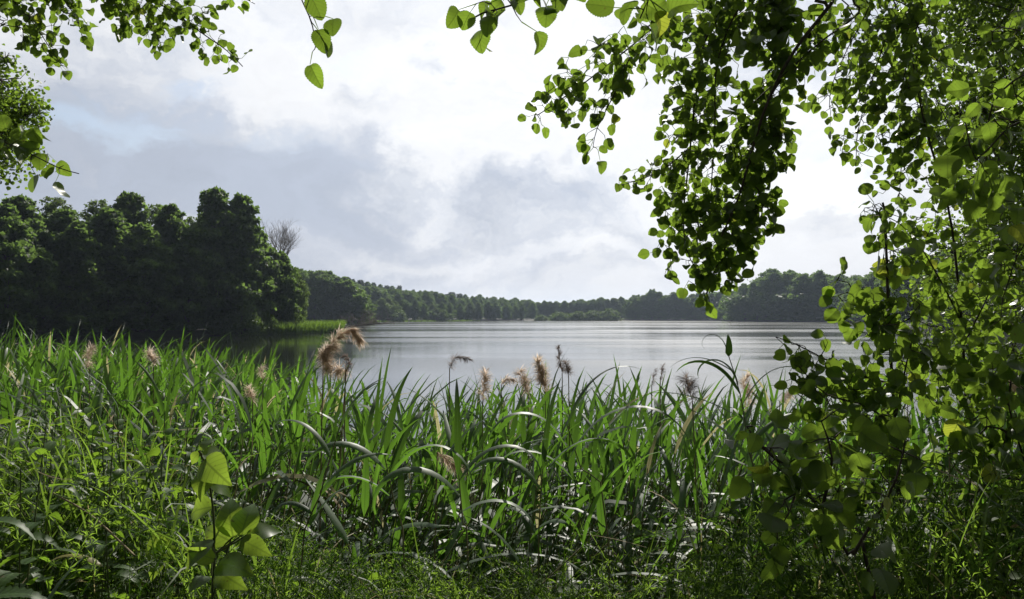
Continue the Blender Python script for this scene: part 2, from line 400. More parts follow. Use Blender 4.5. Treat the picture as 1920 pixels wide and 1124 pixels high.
def height(x, y):
    x = np.asarray(x, float); y = np.asarray(y, float); r = np.hypot(x, y); a = np.arctan2(x, y)
    dn = y - near_edge(x); df = np.where(np.abs(a) < 1.45, rfar(a) - r, -5)
    land_n = .82 * np.clip(-dn / 1.5, 0, 1) ** .8 + .04 * np.sin(x * 5) * np.sin(y * 4.2)
    land_f = np.clip(-df * .25, 0, .7) + np.where(np.abs(a) < 1.3, hill(a, r), 0) + .0
    wet = -np.minimum(1.5, np.minimum(np.maximum(dn, 0) * .35, np.maximum(df, 0) * .25))
    return np.where((dn > 0) & (df > 0), wet, np.where(dn <= 0, land_n, land_f))
def make_ground():
    fr = np.arctan(np.linspace(-1.1, 1.1, 260)); bk = np.linspace(fr[-1] + .02, 2 * math.pi + fr[0] - .02, 90)
    A = np.concatenate([fr, bk]); RR = np.concatenate([[.01], np.geomspace(.4, 60, 90), np.geomspace(62, 2500, 190), []])
    x = RR[:, None] * np.sin(A)[None]; y = RR[:, None] * np.cos(A)[None]; z = height(x, y)
    n = len(A); i = np.arange(len(RR) - 1)[:, None] * n; j = np.arange(n)[None]; j2 = (j + 1) % n
    F = np.concatenate([np.stack([i + j, i + j2, i + n + j2], -1).reshape(-1, 3), np.stack([i + j, i + n + j2, i + n + j], -1).reshape(-1, 3)])
    g = G(); g.add(np.stack([x, y, z], -1), F[:, ::-1]); o = g.obj('ground', M_GROUND)
    tag(o, 'dark soil of the lake bank and the wooded shores around the water', 'ground', kind='structure')
make_ground()
g = G(); g.add([(-700, 1.0, 0), (700, 1.0, 0), (700, 700, 0), (-700, 700, 0)], [(0, 1, 2), (0, 2, 3)])
tag(g.obj('lake_water', M_WATER, smooth=False), 'calm grey lake surface reflecting clouds and dark trees', 'lake', kind='structure')

# ------------------------------------------------------------------ trees seen across the lake
def crown_tree(seed, H, prof, base, npuff, nleaf, lsz, puff, limb=True, droop=0, gap=0.0, wob=.25):
    """trunk mesh with limbs, crown mesh of small leaf clumps gathered in puffs; prof(t) gives the crown radius"""
    rng = np.random.RandomState(seed); gt, gc = G(), G()
    lean = rng.uniform(-.02, .02, 2) * H
    zz = np.linspace(0, H * .93, 9); tr = np.stack([lean[0] * (zz / H) ** 2 + .12 * np.sin(zz * .5 + seed), lean[1] * (zz / H) ** 2, zz], -1)
    tube(gt, tr, np.linspace(H * .016, .02, 9), 7)
    pts = []; ga = rng.uniform(0, 6.28)
    for i in range(npuff):
        t = (i + rng.uniform(0, 1)) / npuff; t = t ** .85
        z = base * H + t * (1 - base) * H * .97
        r = prof(t) * (1 + rng.uniform(-wob, wob * .8)); ga += 2.4 + rng.uniform(-.4, .4)
        rr = r * (rng.uniform(.35, 1.0) ** .6)
        pr = puff * (0.34 + .86 * prof(t) / max(1e-6, max(prof(.3), prof(.5)))) * rng.uniform(.65, 1.25)
        c = np.array([math.cos(ga) * rr, math.sin(ga) * rr, z - pr * .3]); c[:2] += lean * (z / H) ** 2
        pts.append((c, pr))
        if limb and i % 2 == 0:
            s_ = np.array([lean[0] * (z / H) ** 2, lean[1] * (z / H) ** 2, max(base * H * .7, z - rr * .7 - .3)])
            mid = (s_ + c) / 2 + np.array([0, 0, -.1 * rr])
            tube(gt, curve_pts([s_, mid, c], 1.0), np.linspace(.012 * H * (1 - t) * .6 + .03, .015, len(curve_pts([s_, mid, c], 1.0))), 4)
    for c, pr in pts:
        n = int(nleaf * (pr / puff) ** 1.6 * rng.uniform(.7, 1.2)); u = rdir(rng, n)
        sub = rdir(rng, 7); dd = (u @ sub.T).max(1)                   # knobbly outline
        rad = pr * (.62 + .5 * dd ** 4) * rng.uniform(.45, 1.08, n) ** .6 * np.where(rng.uniform(size=n) < .14, rng.uniform(1.1, 1.5, n), 1)
        q = c + u * rad[:, None] * np.array([1.15, 1.15, .55]); q[:, 2] -= droop * rng.uniform(0, 1, n) ** 2 * pr
        if gap: keep = rng.uniform(size=n) > gap; q, u = q[keep], u[keep]
        n = len(q)
        leaves(gc, q, rdir(rng, n) + np.array([0, 0, -droop]), u * .9 + rdir(rng, n) * .8 + np.array([0, 0, .4]), rng.uniform(.5, 1.45, n) * lsz, T_QUAD, rng)
    return gt, gc
prof_round = lambda R_, p=.5: (lambda t: R_ * max(0.05, math.sin(math.pi * min(1, t * .88 + .12))) ** p)
prof_cone = lambda R_: (lambda t: R_ * (min(1, .6 + t * 2) * (1 - t) ** .48 * (1 + .18 * math.sin(t * 17 + R_ * 5)) + .06))
prof_pine = lambda R_: (lambda t: R_ * (.5 + .5 * math.sin(math.pi * min(1, t * .9 + .1))))
PROTO = {}
def proto(key, crownmat, *a, barkm=None, **k_):
    gt, gc = crown_tree(*a, **k_)
    PROTO[key] = (gt.mesh(key + '_trunk', barkm or M_BARK), gc.mesh(key + '_crown', crownmat, False), a[1])
proto('alder1', M_T1, 11, 19, prof_cone(4.3), .05, 150, 125, .42, .95, wob=.6)
proto('alder2', M_T1, 12, 19, prof_cone(3.8), .05, 140, 125, .42, .92, wob=.6)
proto('alder3', M_T2, 13, 18, prof_round(4.4, .6), .04, 150, 125, .42, 1.0, wob=.55)
proto('birch1', M_T3, 14, 18, prof_cone(3.4), .22, 120, 140, .19, .7, droop=.9, gap=.2, wob=.55, barkm=M_ABARK)
proto('oak1', M_T2, 21, 20, prof_round(6.0), .06, 100, 300, .36, 1.6, wob=.4)
proto('oak2', M_T2, 22, 20, prof_round(7.2, .6), .05, 115, 300, .38, 1.75, wob=.4)
proto('oak3', M_T1, 23, 20, prof_round(5.4, .5), .05, 90, 300, .36, 1.5, wob=.45)
proto('lime1', M_T3, 24, 18, prof_round(5.2, .7), .04, 75, 320, .36, 1.7)
proto('pine1', M_T4, 25, 20, prof_pine(3.0), .45, 34, 260, .32, 1.3)
proto('pine2', M_T4, 26, 20, prof_pine(3.6), .5, 34, 260, .32, 1.5)
proto('bush1', M_BUSH, 31, 4.5, prof_round(2.3, .4), .0, 34, 200, .20, .8, droop=.3)
proto('bush2', M_BUSH, 32, 4.5, prof_round(3.1, .4), .0, 40, 220, .20, .85)
proto('dbush', M_T1, 33, 4.5, prof_round(2.8, .4), .0, 40, 240, .24, .9)
prng = np.random.RandomState(5)
def plant_tree(key, x, y, h, label, cat='tree', group=None, rot=None, wide=1.0, name='broadleaf_tree', sink=.15):
    tm, cm, H = PROTO[key]; s_ = h / H
    e = empty(name, (x, y, float(height(x, y)) - sink), label, cat, group)
    e.scale = (s_ * wide, s_ * wide, s_); e.rotation_euler[2] = prng.uniform(0, 6.28) if rot is None else rot
    link('trunk', tm, e); link('crown', cm, e); return e
def tree_px(key, px, Y, ytop, label, **k_):
    x, y, z = P(px, ytop, Y); return plant_tree(key, x, y, z - float(height(x, y)) + .15, label, **k_)
# --- the dark wood on the left shore, front row tree by tree (px, distance, top y)
LF = [('alder1', 38, 84, 362, .95, 'dark narrow alder with a rounded top at the left end of the near wood'),
      ('birch1', 100, 92, 362, 1.1, 'loose ragged topped tree behind the second alder from the left edge'),
      ('alder3', 118, 88, 388, 1.0, 'lower dull green tree between the two leftmost alders of the near wood'),
      ('alder2', 205, 90, 385, 1.1, 'dark alder just left of the wood\'s ragged birch'),
      ('birch1', 190, 99, 368, 1.1, 'pale ragged birch with sky showing through its left side'),
      ('alder1', 243, 97, 354, .9, 'tall pointed alder in the middle of the near wood'),
      ('birch1', 292, 101, 376, .9, 'pale airy birch crown right of the tall pointed alder'),
      ('alder2', 318, 99, 378, .9, 'slim dark tree with a small pointed top left of the pale birch trunk'),
      ('birch1', 362, 104, 400, .9, 'small pale birch in the dip left of the twin topped alder'),
      ('alder1', 404, 101, 347, .85, 'left and taller half of the twin topped alder'),
      ('alder2', 455, 103, 358, .85, 'right half of the twin topped alder'),
      ('alder3', 490, 108, 430, .75, 'sunlit green tree sloping down below the bare dead tree'),
      ('alder3', 528, 110, 468, .75, 'bright edged round tree at the right end of the near wood'),
      ('lime1', 553, 113, 498, .55, 'lowest lit tree where the near wood meets the lake'),
      ('alder3', 12, 80, 378, .9, 'dark tree cut by the left edge of the picture'),
      ('alder2', 150, 86, 412, 1.0, 'low black green tree filling the gap beside the leftmost alders'),
      ('alder3', 270, 93, 415, 1.0, 'low black green tree in front of the tall pointed alder'),
      ('alder3', 355, 97, 425, .9, 'low dark tree in front of the small pale birch')]
for key, px, Y, yt, wd, lab in LF:
    tree_px(key, px, Y, yt, lab, wide=wd * 1.15, name='birch_tree' if key == 'birch1' else 'alder_tree')
for i, px in enumerate(range(-260, 560, 42)):
    Y = 100 + max(0, px) * .035 + (i % 3) * 5
    tree_px(('alder3', 'oak3', 'alder2')[i % 3], px + prng.uniform(-12, 12), Y, (405 if px < 470 else 470 + (px - 470) * .5) + prng.uniform(-12, 25),
            'tall tree deep inside the dark wood on the left shore', group='inner trees of the wood on the left shore', wide=1.1)
for key, px, Y, yt, wd, lab in [('bush1', 412, 99, 588, 1.3, 'bright green willow bush at the water edge under the twin topped alder'),
                            ('bush1', 452, 99, 574, 1.0, 'taller willow bush with drooping sprays right of the bright green one'),
                            ('bush2', 500, 103, 588, .6, 'dull green bush between the willow and the lit reed bed'),
                            ('bush2', 545, 109, 578, .7, 'yellow green bush at the start of the lit reed bed')]:
    tree_px(key, px, Y, yt, lab, cat='bush', wide=wd, name='willow_bush')
# --- bare dead tree above the wood
def bare(g, p, dr, L, r, depth, rng, spread=.5, up=.12):
    n = 5; pts = [p]; d_ = dr
    for i in range(n):
        d_ = nrm(d_ + rng.normal(size=3) * .10 + np.array([0, 0, up * .4])); pts.append(pts[-1] + d_ * L / n)
    tube(g, pts, np.linspace(r, r * .55, n + 1), 5 if depth > 2 else 3)
    if depth == 0: return
    for k_ in range(rng.randint(3, 5)):
        t = rng.randint(2, n + 1) if k_ else n
        nd = nrm(d_ + rdir(rng, 1)[0] * spread * 1.3 + np.array([0, 0, up]))
        bare(g, np.array(pts[t]), nd, L * rng.uniform(.6, .85), r * .55, depth - 1, rng, spread, up)
rng = np.random.RandomState(3)
x, y, z = P(527, 402, 116); hb = z - .5
e = empty('dead_tree', (x, y, .5), 'leafless dead tree standing grey against the sky at the end of the wood', 'dead tree')
g = G(); tube(g, [(0, 0, 0), (.2, 0, hb * .35), (0, 0, hb * .62)], [.26, .2, .15], 7); g.obj('trunk', M_DEAD, e)
g = G()
for k_ in range(8):
    a = k_ * 2.4; bare(g, np.array([0, 0, hb * (.54 + .016 * k_)]), nrm(np.array([math.cos(a) * .7, math.sin(a) * .7, 1.0])), 2.2, .085, 4, rng, .55, .16)
g.obj('limbs', M_DEAD, e)
# --- fallen tree in the water right of the reed bed
rng = np.random.RandomState(8)
for (px0, px1, Y, lab) in ((640, 728, 134, 'bare grey fallen tree lying in the water beyond the reed bed'),):
    a, b_ = P(px0, 604, Y), P(px1, 600, Y + 1); a[2] = .4; b_[2] = 1.2
    e = empty('fallen_tree', tuple(a), lab, 'fallen tree'); g = G(); L = b_ - a
    tube(g, [(0, 0, 0), L * .5 + np.array([0, 0, .25]), L], [.22, .15, .05], 6); g.obj('trunk', M_DEAD, e); g = G()
    for k_ in range(20):
        t = rng.uniform(.05, .95); bare(g, L * t, nrm(np.array([rng.uniform(-.7, 1), rng.normal() * .6, rng.uniform(.05, .6)])), rng.uniform(1.0, 1.7), .06, 3, rng, .5, .0)
    g.obj('limbs', M_DEAD, e)
# --- the distant shores: rows of individual trees
ORD = 'first second third fourth fifth sixth seventh eighth ninth tenth eleventh twelfth thirteenth fourteenth fifteenth sixteenth seventeenth eighteenth nineteenth twentieth'.split()
def row(x0, x1, step, off, ytop, keys, label, group, jit=6, wide=1.0, name='broadleaf_tree', ov=None):
    px = x0; k_ = 0
    while px < x1:
        k_ += 1
        a = math.atan((px - 960) / FPX); r = (float(rfar(a)) if ov is None else ov) + off + prng.uniform(0, 5)
        yt = np.interp(px, [q[0] for q in ytop], [q[1] for q in ytop]) + prng.uniform(-jit, jit)
        key = keys[prng.randint(len(keys))]
        tree_px(key, px, r * math.cos(a), yt, label.replace('#', ORD[min(k_ - 1, 19)]), group=group, wide=wide * 1.12 * prng.uniform(.85, 1.35), name='pine_tree' if key[:4] == 'pine' else name)
        px += step * prng.uniform(.75, 1.3)
B = ['oak1', 'oak2', 'oak3', 'lime1', 'alder3']
row(566, 690, 19, 6, [(560, 508), (640, 515), (690, 560)], ['oak3', 'alder3', 'oak1'], '# from the left of the front trees behind the lit reed bed',
    'trees of the middle wood behind the reed bed', 5, .95, ov=250)
row(560, 672, 22, 30, [(560, 506), (640, 512), (680, 540)], B, 'tree in the back row of the middle wood behind the reed bed', 'back row of the middle wood', 5, 1.0, ov=255)
row(690, 985, 16, 5, [(690, 560), (760, 562), (850, 572), (900, 560), (985, 572)], ['oak3', 'lime1', 'alder3', 'oak1'], '# from the left of the round shore trees below the wooded slope',
    'shore trees below the far wooded slope', 6, .9)
row(672, 1000, 13, 40, [(680, 538), (780, 548), (880, 556), (1000, 566)], ['oak1', 'oak2', 'alder3', 'oak3'], 'dark tree half way up the far wooded slope',
    'middle rows of the far wooded slope', 5, 1.0)
row(660, 960, 13, 75, [(660, 532), (700, 540), (760, 547), (850, 555), (960, 564)], ['oak1', 'oak2', 'oak3'], 'dark tree below the pines of the far wooded slope',
    'trees below the crest of the far wooded slope', 4, 1.2)
row(650, 900, 12, 110, [(650, 520), (700, 531), (760, 540), (850, 551), (900, 556)], ['pine1', 'pine2', 'oak3'], 'small topped pine along the crest of the far wooded slope',
    'trees on the crest of the far wooded slope', 3, 1.0)
row(985, 1180, 13, 40, [(985, 566), (1050, 566), (1120, 560), (1180, 556)], B, 'hazy blue green tree of the far end of the lake', 'trees at the far end of the lake', 4, .95, ov=480)
row(900, 1400, 15, 75, [(900, 555), (985, 563), (1040, 567), (1120, 562), (1220, 553), (1300, 550), (1400, 540)], B,
    'tree crown rising over the back of the far shore wood', 'back row of trees at the far end of the lake', 4, 1.0, ov=480)
row(1180, 1400, 14, 5, [(1180, 562), (1220, 545), (1250, 548), (1300, 556), (1400, 545)], B, '# from the left of the far trees below the hanging aspen branch',
    'far shore trees behind the hanging aspen branch', 5, .95)
row(1370, 1620, 24, 18, [(1370, 560), (1420, 530), (1620, 530)], ['oak1', 'oak2', 'dbush'], 'low crown filling the foot of the right headland', 'low trees of the right headland', 6, 1.1)
row(1395, 1620, 26, 6, [(1395, 535), (1430, 512), (1455, 500), (1500, 508), (1540, 508), (1580, 520), (1620, 520)], ['oak1', 'oak2', 'oak3'], '# from the left of the big domed trees along the right headland',
    'domed trees of the right headland', 5, .8)
row(1385, 1640, 22, 28, [(1385, 545), (1450, 506), (1520, 512), (1640, 515)], B, 'tree behind the domed trees of the right headland', 'back row of the right headland', 5, .9)
row(1610, 2250, 52, 5, [(1610, 530), (1700, 500), (1800, 470), (1920, 440), (2200, 380)], ['oak3', 'oak1', 'alder3', 'alder1'], '# from the left of the dark trees behind the young aspens',
    'dark trees on the right shore', 14, .85)
row(1600, 2300, 40, 16, [(1600, 525), (1700, 492), (1800, 460), (1920, 430), (2200, 380)], B, 'tree in the back row of the dark right shore', 'back row of the dark right shore', 10, .9)
for px, Y, yt, k_, lab in [(1015, 430, 590, 'bush1', 'small pale willow at the left end of the low islet'), (1050, 432, 585, 'bush2', 'low spreading willow left of the islet middle'),
                       (1085, 431, 583, 'bush1', 'willow bush in the middle of the low islet'), (1112, 433, 582, 'bush2', 'wide willow bush right of the islet middle'),
                       (1142, 430, 578, 'bush1', 'tallest willow bush at the right end of the low islet'), (950, 470, 588, 'bush2', 'pale bush on the far shore left of the islet'),
                       (870, 425, 582, 'bush1', 'bright willow bush below the right end of the slope'), (745, 362, 580, 'bush1', 'light green bush at the far shore right of the fallen tree'),
                       (820, 400, 578, 'bush2', 'light green bush at the middle of the far left shore')]:
    tree_px(k_, px, Y, yt, lab, cat='bush', wide=1.3, name='willow_bush')
# --- reed beds on the shores (nobody could count these)
rng = np.random.RandomState(21)
g = G(); n = 16000
px = rng.uniform(470, 645, n); fa = np.arctan((px - 960) / FPX); rr = rfar(fa) + rng.uniform(-4.5, 3.5, n) * np.clip((px - 440) / 120, .3, 1)
base = np.stack([rr * np.sin(fa), rr * np.cos(fa), np.full(n, -.1)], -1)
blades(g, base, rng.uniform(0, 6.28, n), rng.uniform(1.1, 1.55, n), rng.uniform(1.2, 2.3, n), .07, rng.uniform(.2, 1.1, n), 0, rng, 3, v3=False)
tag(g.obj('reeds', M_REEDF), 'bright sunlit bed of reeds on the point left of the fallen tree', 'reeds', kind='stuff')
g = G(); n = 2600
px = rng.uniform(700, 900, n); fa = np.arctan((px - 960) / FPX); rr = rfar(fa) + rng.uniform(-5, 3, n)
base = np.stack([rr * np.sin(fa), rr * np.cos(fa), np.full(n, -.1)], -1)
blades(g, base, rng.uniform(0, 6.28, n), rng.uniform(1.1, 1.55, n), rng.uniform(.4, 1.3, n), .18, rng.uniform(.2, 1.1, n), 0, rng, 2, v3=False)
tag(g.obj('reeds', M_REEDF), 'thin pale reed fringe along the far shore of the lake', 'reeds', kind='stuff')
# ------------------------------------------------------------------ reeds on the near bank
RT = [(-400, 640), (0, 640), (200, 655), (350, 672), (500, 700), (600, 728), (700, 742), (820, 730), (950, 722), (1050, 718), (1160, 745), (1300, 738), (1420, 728), (1560, 738), (1920, 735), (2400, 735)]
RTX, RTY = [q[0] for q in RT], [q[1] for q in RT]
def reed(g_s, g_l, rng, base, H, n, lean, la, seg=8, sc=1.0, hang=.35, v3=True, ns=5):
    zz = np.linspace(0, 1, 7)
    st = base + np.stack([np.cos(la) * lean * zz ** 2 * H, np.sin(la) * lean * zz ** 2 * H, zz * H * (1 - .12 * lean)], -1)
    tube(g_s, st, np.linspace(.0045, .0018, 7) * sc, ns)
    t = np.linspace(.18, 1.0, n) + rng.uniform(-.03, .03, n); t = np.clip(t, .05, 1)
    p = np.stack([np.interp(t, zz, st[:, q]) for q in range(3)], -1)
    side = (np.arange(n) % 2) * math.pi + rng.uniform(0, 6.28) + rng.normal(size=n) * .35
    dx_, dy_ = np.cos(side) + .55 * np.cos(la), np.sin(side) + .55 * np.sin(la)
    top = t > .9
    L = rng.uniform(.28, .56, n) * np.where(t < .45, .8, 1) * sc; L[top] *= .75
    dr = np.where(rng.uniform(size=n) < hang, rng.uniform(1.9, 3.0, n), rng.uniform(.7, 2.1, n)); dr = np.where(top, rng.uniform(.1, 1.5, n), dr)
    e0 = np.where(top, rng.uniform(1.0, 1.5, n), rng.uniform(.45, 1.25, n))
    blades(g_l, p, np.arctan2(dy_, dx_), e0, L, rng.uniform(.016, .036, n) * np.where(top, .7, 1) * sc, dr, rng.uniform(-.5, .5, n), rng, seg, v3=v3)
rng = np.random.RandomState(77)
RP = []
for i in range(26):
    a, b_ = G(), G(); reed(a, b_, rng, np.zeros(3), 2.2, rng.randint(11, 16), rng.uniform(.08, .55), rng.uniform(-.6, .9) + (math.pi if rng.uniform() < .35 else 0), 8, hang=(.15, .35, .6)[i % 3])
    RP.append((a.mesh('reed_stem', M_STALK), b_.mesh('reed_leaves', M_REED)))
def reed_spots(n, rng, y0, y1, pw=1.0):
    out = []
    while len(out) < n:
        Y = y0 + (y1 - y0) * rng.uniform() ** pw; px = rng.uniform(-120, 2050)
        x = (px - 960) / FPX * Y; ed = float(near_edge(x))
        if Y < ed - .75: continue
        if px > 430 and Y > 6.2 and rng.uniform() < .9: continue
        if px > 1450 and rng.uniform() < .35: continue
        top = P(px, np.interp(px, RTX, RTY) + rng.exponential(28) - 14 - (26 if rng.uniform() < .08 else 0), Y)[2]
        zb = max(float(height(x, Y)), -.35) - .03
        out.append((x, Y, zb, max(.8, top - zb - .235)))
    return out
ind = sorted(reed_spots(290, rng, 2.0, 4.2), key=lambda q: q[1])
for i, (x, Y, zb, H) in enumerate(ind):
    m = RP[rng.randint(len(RP))]
    px = x / Y * FPX + 960
    grp = ('left part', 'middle', 'right part')[0 if px < 620 else 1 if px < 1300 else 2]
    e = empty('reed', (x, Y, zb), 'green leafy reed growing in the %s of the reed belt on the near bank' % grp, 'reed', 'green reeds in the %s of the near bank' % grp)
    e.scale = (rng.uniform(.9, 1.15),) * 2 + (H / 2.2,); e.rotation_euler[2] = rng.normal() * .5
    link('stem', m[0], e); link('leaves', m[1], e)
gs, gl = G(), G()
for x, Y, zb, H in reed_spots(1500, rng, 2.4, 6.4, 1.0):
    reed(gs, gl, rng, np.array([x, Y, zb]), H, rng.randint(8, 12), rng.uniform(.03, .28), rng.uniform(-.7, .8), 5, 1.0, .25, False, 3)
for x, Y, zb, H in [q for q in reed_spots(1500, rng, 4.5, 13.0, 1.0) if q[0] / q[1] < -.3]:
    reed(gs, gl, rng, np.array([x, Y, zb]), H, rng.randint(8, 11), rng.uniform(.1, .4), rng.uniform(-.5, .5), 4, 1.15, .2, False, 3)
rb = tag(gl.obj('reeds', M_REED), 'dense belt of green reeds standing in the water behind the nearest reeds', 'reeds', kind='stuff')
so_ = gs.obj('stems', M_STALK, rb); so_['kind'] = 'stuff'
# low dead litter of broken stalks between the reeds
g = G(); n = 800; px = rng.uniform(-60, 2000, n); Y = rng.uniform(2.5, 5.5, n); x = (px - 960) / FPX * Y
zb = np.maximum(height(x, Y), -.3)
blades(g, np.stack([x, Y, zb], -1), rng.uniform(0, 6.28, n), rng.uniform(.9, 1.5, n), rng.uniform(.5, 1.7, n), .008, rng.uniform(0, .5, n), 0, rng, 3, v3=True)
tag(g.obj('dead_stalks', M_DRY), 'thin straw coloured dead stalks between the green reeds', 'dead stalks', kind='stuff')

# ------------------------------------------------------------------ old reeds with seed heads
def seedhead(g, pts, rad, n, rng, hl=.038):
    """plumes of fine hair hanging from a bent rachis"""
    C_ = curve_pts(pts, .008); m = len(C_); t = rng.uniform(0, 1, n) ** .9; f = t * (m - 1); i = np.minimum(f.astype(int), m - 2)
    p = C_[i] + (f - i)[:, None] * (C_[i + 1] - C_[i]); tg = nrm(C_[i + 1] - C_[i])
    r_ = np.interp(t, np.linspace(0, 1, len(rad)), rad) * .62; n_ = n
    clump = rng.normal(size=(14, 3)); ci = (t * 13).astype(int)
    out = nrm(rng.normal(size=(n, 3)) * .8 + clump[ci] * .7); p = p + out * r_[:, None] * rng.uniform(0, .75, n)[:, None]
    dr = nrm(tg * .9 + out * .9 + np.array([.25, 0, -.25]))
    blades(g, p, np.arctan2(dr[:, 1], dr[:, 0]), np.arcsin(np.clip(dr[:, 2], -1, 1)), rng.uniform(.5, 1.2, n) * hl, rng.uniform(.0009, .0022, n), rng.uniform(.2, 1.5, n), 0, rng, 3, v3=False)
    tube(g, C_[::6], .0012, 3)
def old_reed(pxs, Y, rad, label, foot=None, n=1100, m=None, hl=.038, seed=0, dry=True):
    rng = np.random.RandomState(seed + int(pxs[0][0]))
    W = [P(a, b_, Y + (c[0] if c else 0)) for a, b_, *c in pxs]
    fx = foot if foot is not None else pxs[0][0] + rng.uniform(-25, 25)
    bx = (fx - 960) / FPX * Y; zb = max(float(height(bx, Y)), -.3)
    n = int(n * .62)
    e = empty('seeding_reed', (bx, Y, zb), label, 'reed'); o_ = np.array([bx, Y, zb])
    g = G(); B_ = W[0] - o_
    st = curve_pts([np.zeros(3), B_ * np.array([.25, .3, .45]), B_ * np.array([.7, .7, .85]), B_], .2)
    tube(g, st, np.linspace(.004, .0018, len(st)), 5); g.obj('stem', M_DRY if dry else M_STALK, e)
    g = G(); seedhead(g, [q - o_ for q in W], rad, n, rng, hl); g.obj('seed_head', m or M_PLUME, e, smooth=False)
    if not dry or rng.uniform() < .4:
        g = G(); k_ = 3; q = st[(np.array([.45, .6, .8]) * (len(st) - 1)).astype(int)]
        blades(g, q, rng.uniform(0, 6.28, k_), .9, rng.uniform(.2, .35, k_), .014, rng.uniform(1, 2, k_), .3, rng, 7); g.obj('leaves', M_REED if not dry else M_DRY, e)
    return e
old_reed([(606, 690), (618, 655), (634, 630), (655, 620), (668, 628), (675, 638)], 2.5, [.012, .022, .024, .016, .010, .003], 'largest pinkish brown seed head, curling over to the right above the water', 596, 2600, seed=1)
old_reed([(650, 692), (628, 694), (612, 680), (604, 664), (612, 655)], 2.48, [.012, .024, .024, .014, .006], 'ragged brown seed head folded down under the largest curling one', 612, 1900, seed=2)
old_reed([(648, 692), (654, 684), (652, 672), (646, 669)], 2.47, [.008, .008, .007, .003], 'small hooked brown seed head right of the largest curling one', 640, 420, M_PLUMED, .02, seed=3)
old_reed([(843, 690), (848, 676), (858, 670), (872, 671), (878, 674)], 2.9, [.006, .012, .010, .005, .002], 'small dark seed head bowing right over the water left of the centre', 838, 650, M_PLUMED, .03, seed=4)
old_reed([(905, 752), (907, 728), (910, 700)], 2.8, [.010, .017, .005], 'slim grey brown seed head standing left of the pair of full ones', 903, 1100, seed=5)
old_reed([(940, 722), (950, 710), (962, 712)], 3.0, [.010, .010, .004], 'thin pale seed head between the slim one and the full pair', 940, 500, seed=6)
old_reed([(990, 738), (982, 715), (974, 696)], 2.8, [.014, .018, .006], 'left and smaller of the two full pinkish seed heads near the centre', 996, 1200, seed=7)
old_reed([(1022, 735), (1018, 708), (1012, 690), (1006, 676)], 2.7, [.018, .028, .022, .006], 'fullest fluffy pinkish seed head right of the centre', 1030, 2100, seed=8)
old_reed([(1054, 700), (1050, 682), (1048, 665), (1047, 650)], 2.9, [.006, .012, .010, .004], 'dark narrow seed head, tallest of those right of the centre', 1058, 700, M_PLUMED, .022, seed=9)
old_reed([(1066, 704), (1063, 690), (1060, 678)], 2.9, [.008, .012, .004], 'short brown seed head beside the dark tallest one', 1072, 600, M_PLUMED, .03, seed=10)
old_reed([(1222, 722), (1226, 705), (1228, 692)], 3.2, [.005, .007, .002], 'thin beaded seed head, left of the two against the water', 1220, 260, M_PLUMED, .02, seed=11)
old_reed([(1238, 716), (1241, 700), (1244, 684)], 3.1, [.005, .010, .003], 'thin dark seed head, right of the two against the water', 1236, 360, M_PLUMED, .02, seed=12)
old_reed([(1298, 752), (1292, 738), (1290, 722), (1286, 708)], 2.5, [.018, .020, .010, .004], 'grey wispy seed head left of the tall bent reed', 1316, 800, M_PLUMED, .05, seed=13)
old_reed([(1408, 765), (1402, 742), (1396, 722), (1402, 706)], 2.8, [.012, .018, .012, .005], 'pale tan seed head right of the tall bent reed', 1412, 900, seed=14)
old_reed([(1462, 752), (1474, 742), (1482, 736)], 3.0, [.010, .012, .004], 'small tan seed head among the aspen sprouts', 1458, 600, seed=15)
old_reed([(1862, 712), (1885, 718), (1908, 724), (1930, 734)], 2.6, [.008, .016, .016, .012], 'reddish brown seed head lying over at the right edge', 1850, 1200, seed=16)
old_reed([(288, 684), (286, 670), (280, 660)], 3.4, [.016, .020, .010], 'round tan seed head in the left part of the reeds', 292, 900, seed=17)
old_reed([(168, 690), (166, 674), (165, 662), (172, 650)], 3.6, [.010, .014, .010, .004], 'narrow pale seed head at the upper left of the reeds', 170, 700, seed=18)
old_reed([(474, 752), (472, 738), (468, 728)], 3.0, [.008, .012, .006], 'small brown seed head low in the reeds left of the largest one', 476, 500, seed=19)
old_reed([(492, 712), (490, 700), (488, 690)], 3.2, [.005, .007, .003], 'tiny tan seed head above the small low brown one', 494, 260, seed=20)
old_reed([(820, 848), (838, 862), (858, 878)], 2.2, [.006, .009, .008], 'orange brown broken seed head lying among the reed leaves', 806, 500, seed=21)
old_reed([(1780, 832), (1795, 824), (1806, 830)], 2.4, [.009, .012, .009], 'short rusty seed head behind the right aspen sapling', 1776, 600, seed=22)
old_reed([(1700, 690), (1708, 700), (1716, 712)], 3.4, [.009, .014, .008], 'tan seed head seen between the two aspen saplings', 1704, 500, seed=23)

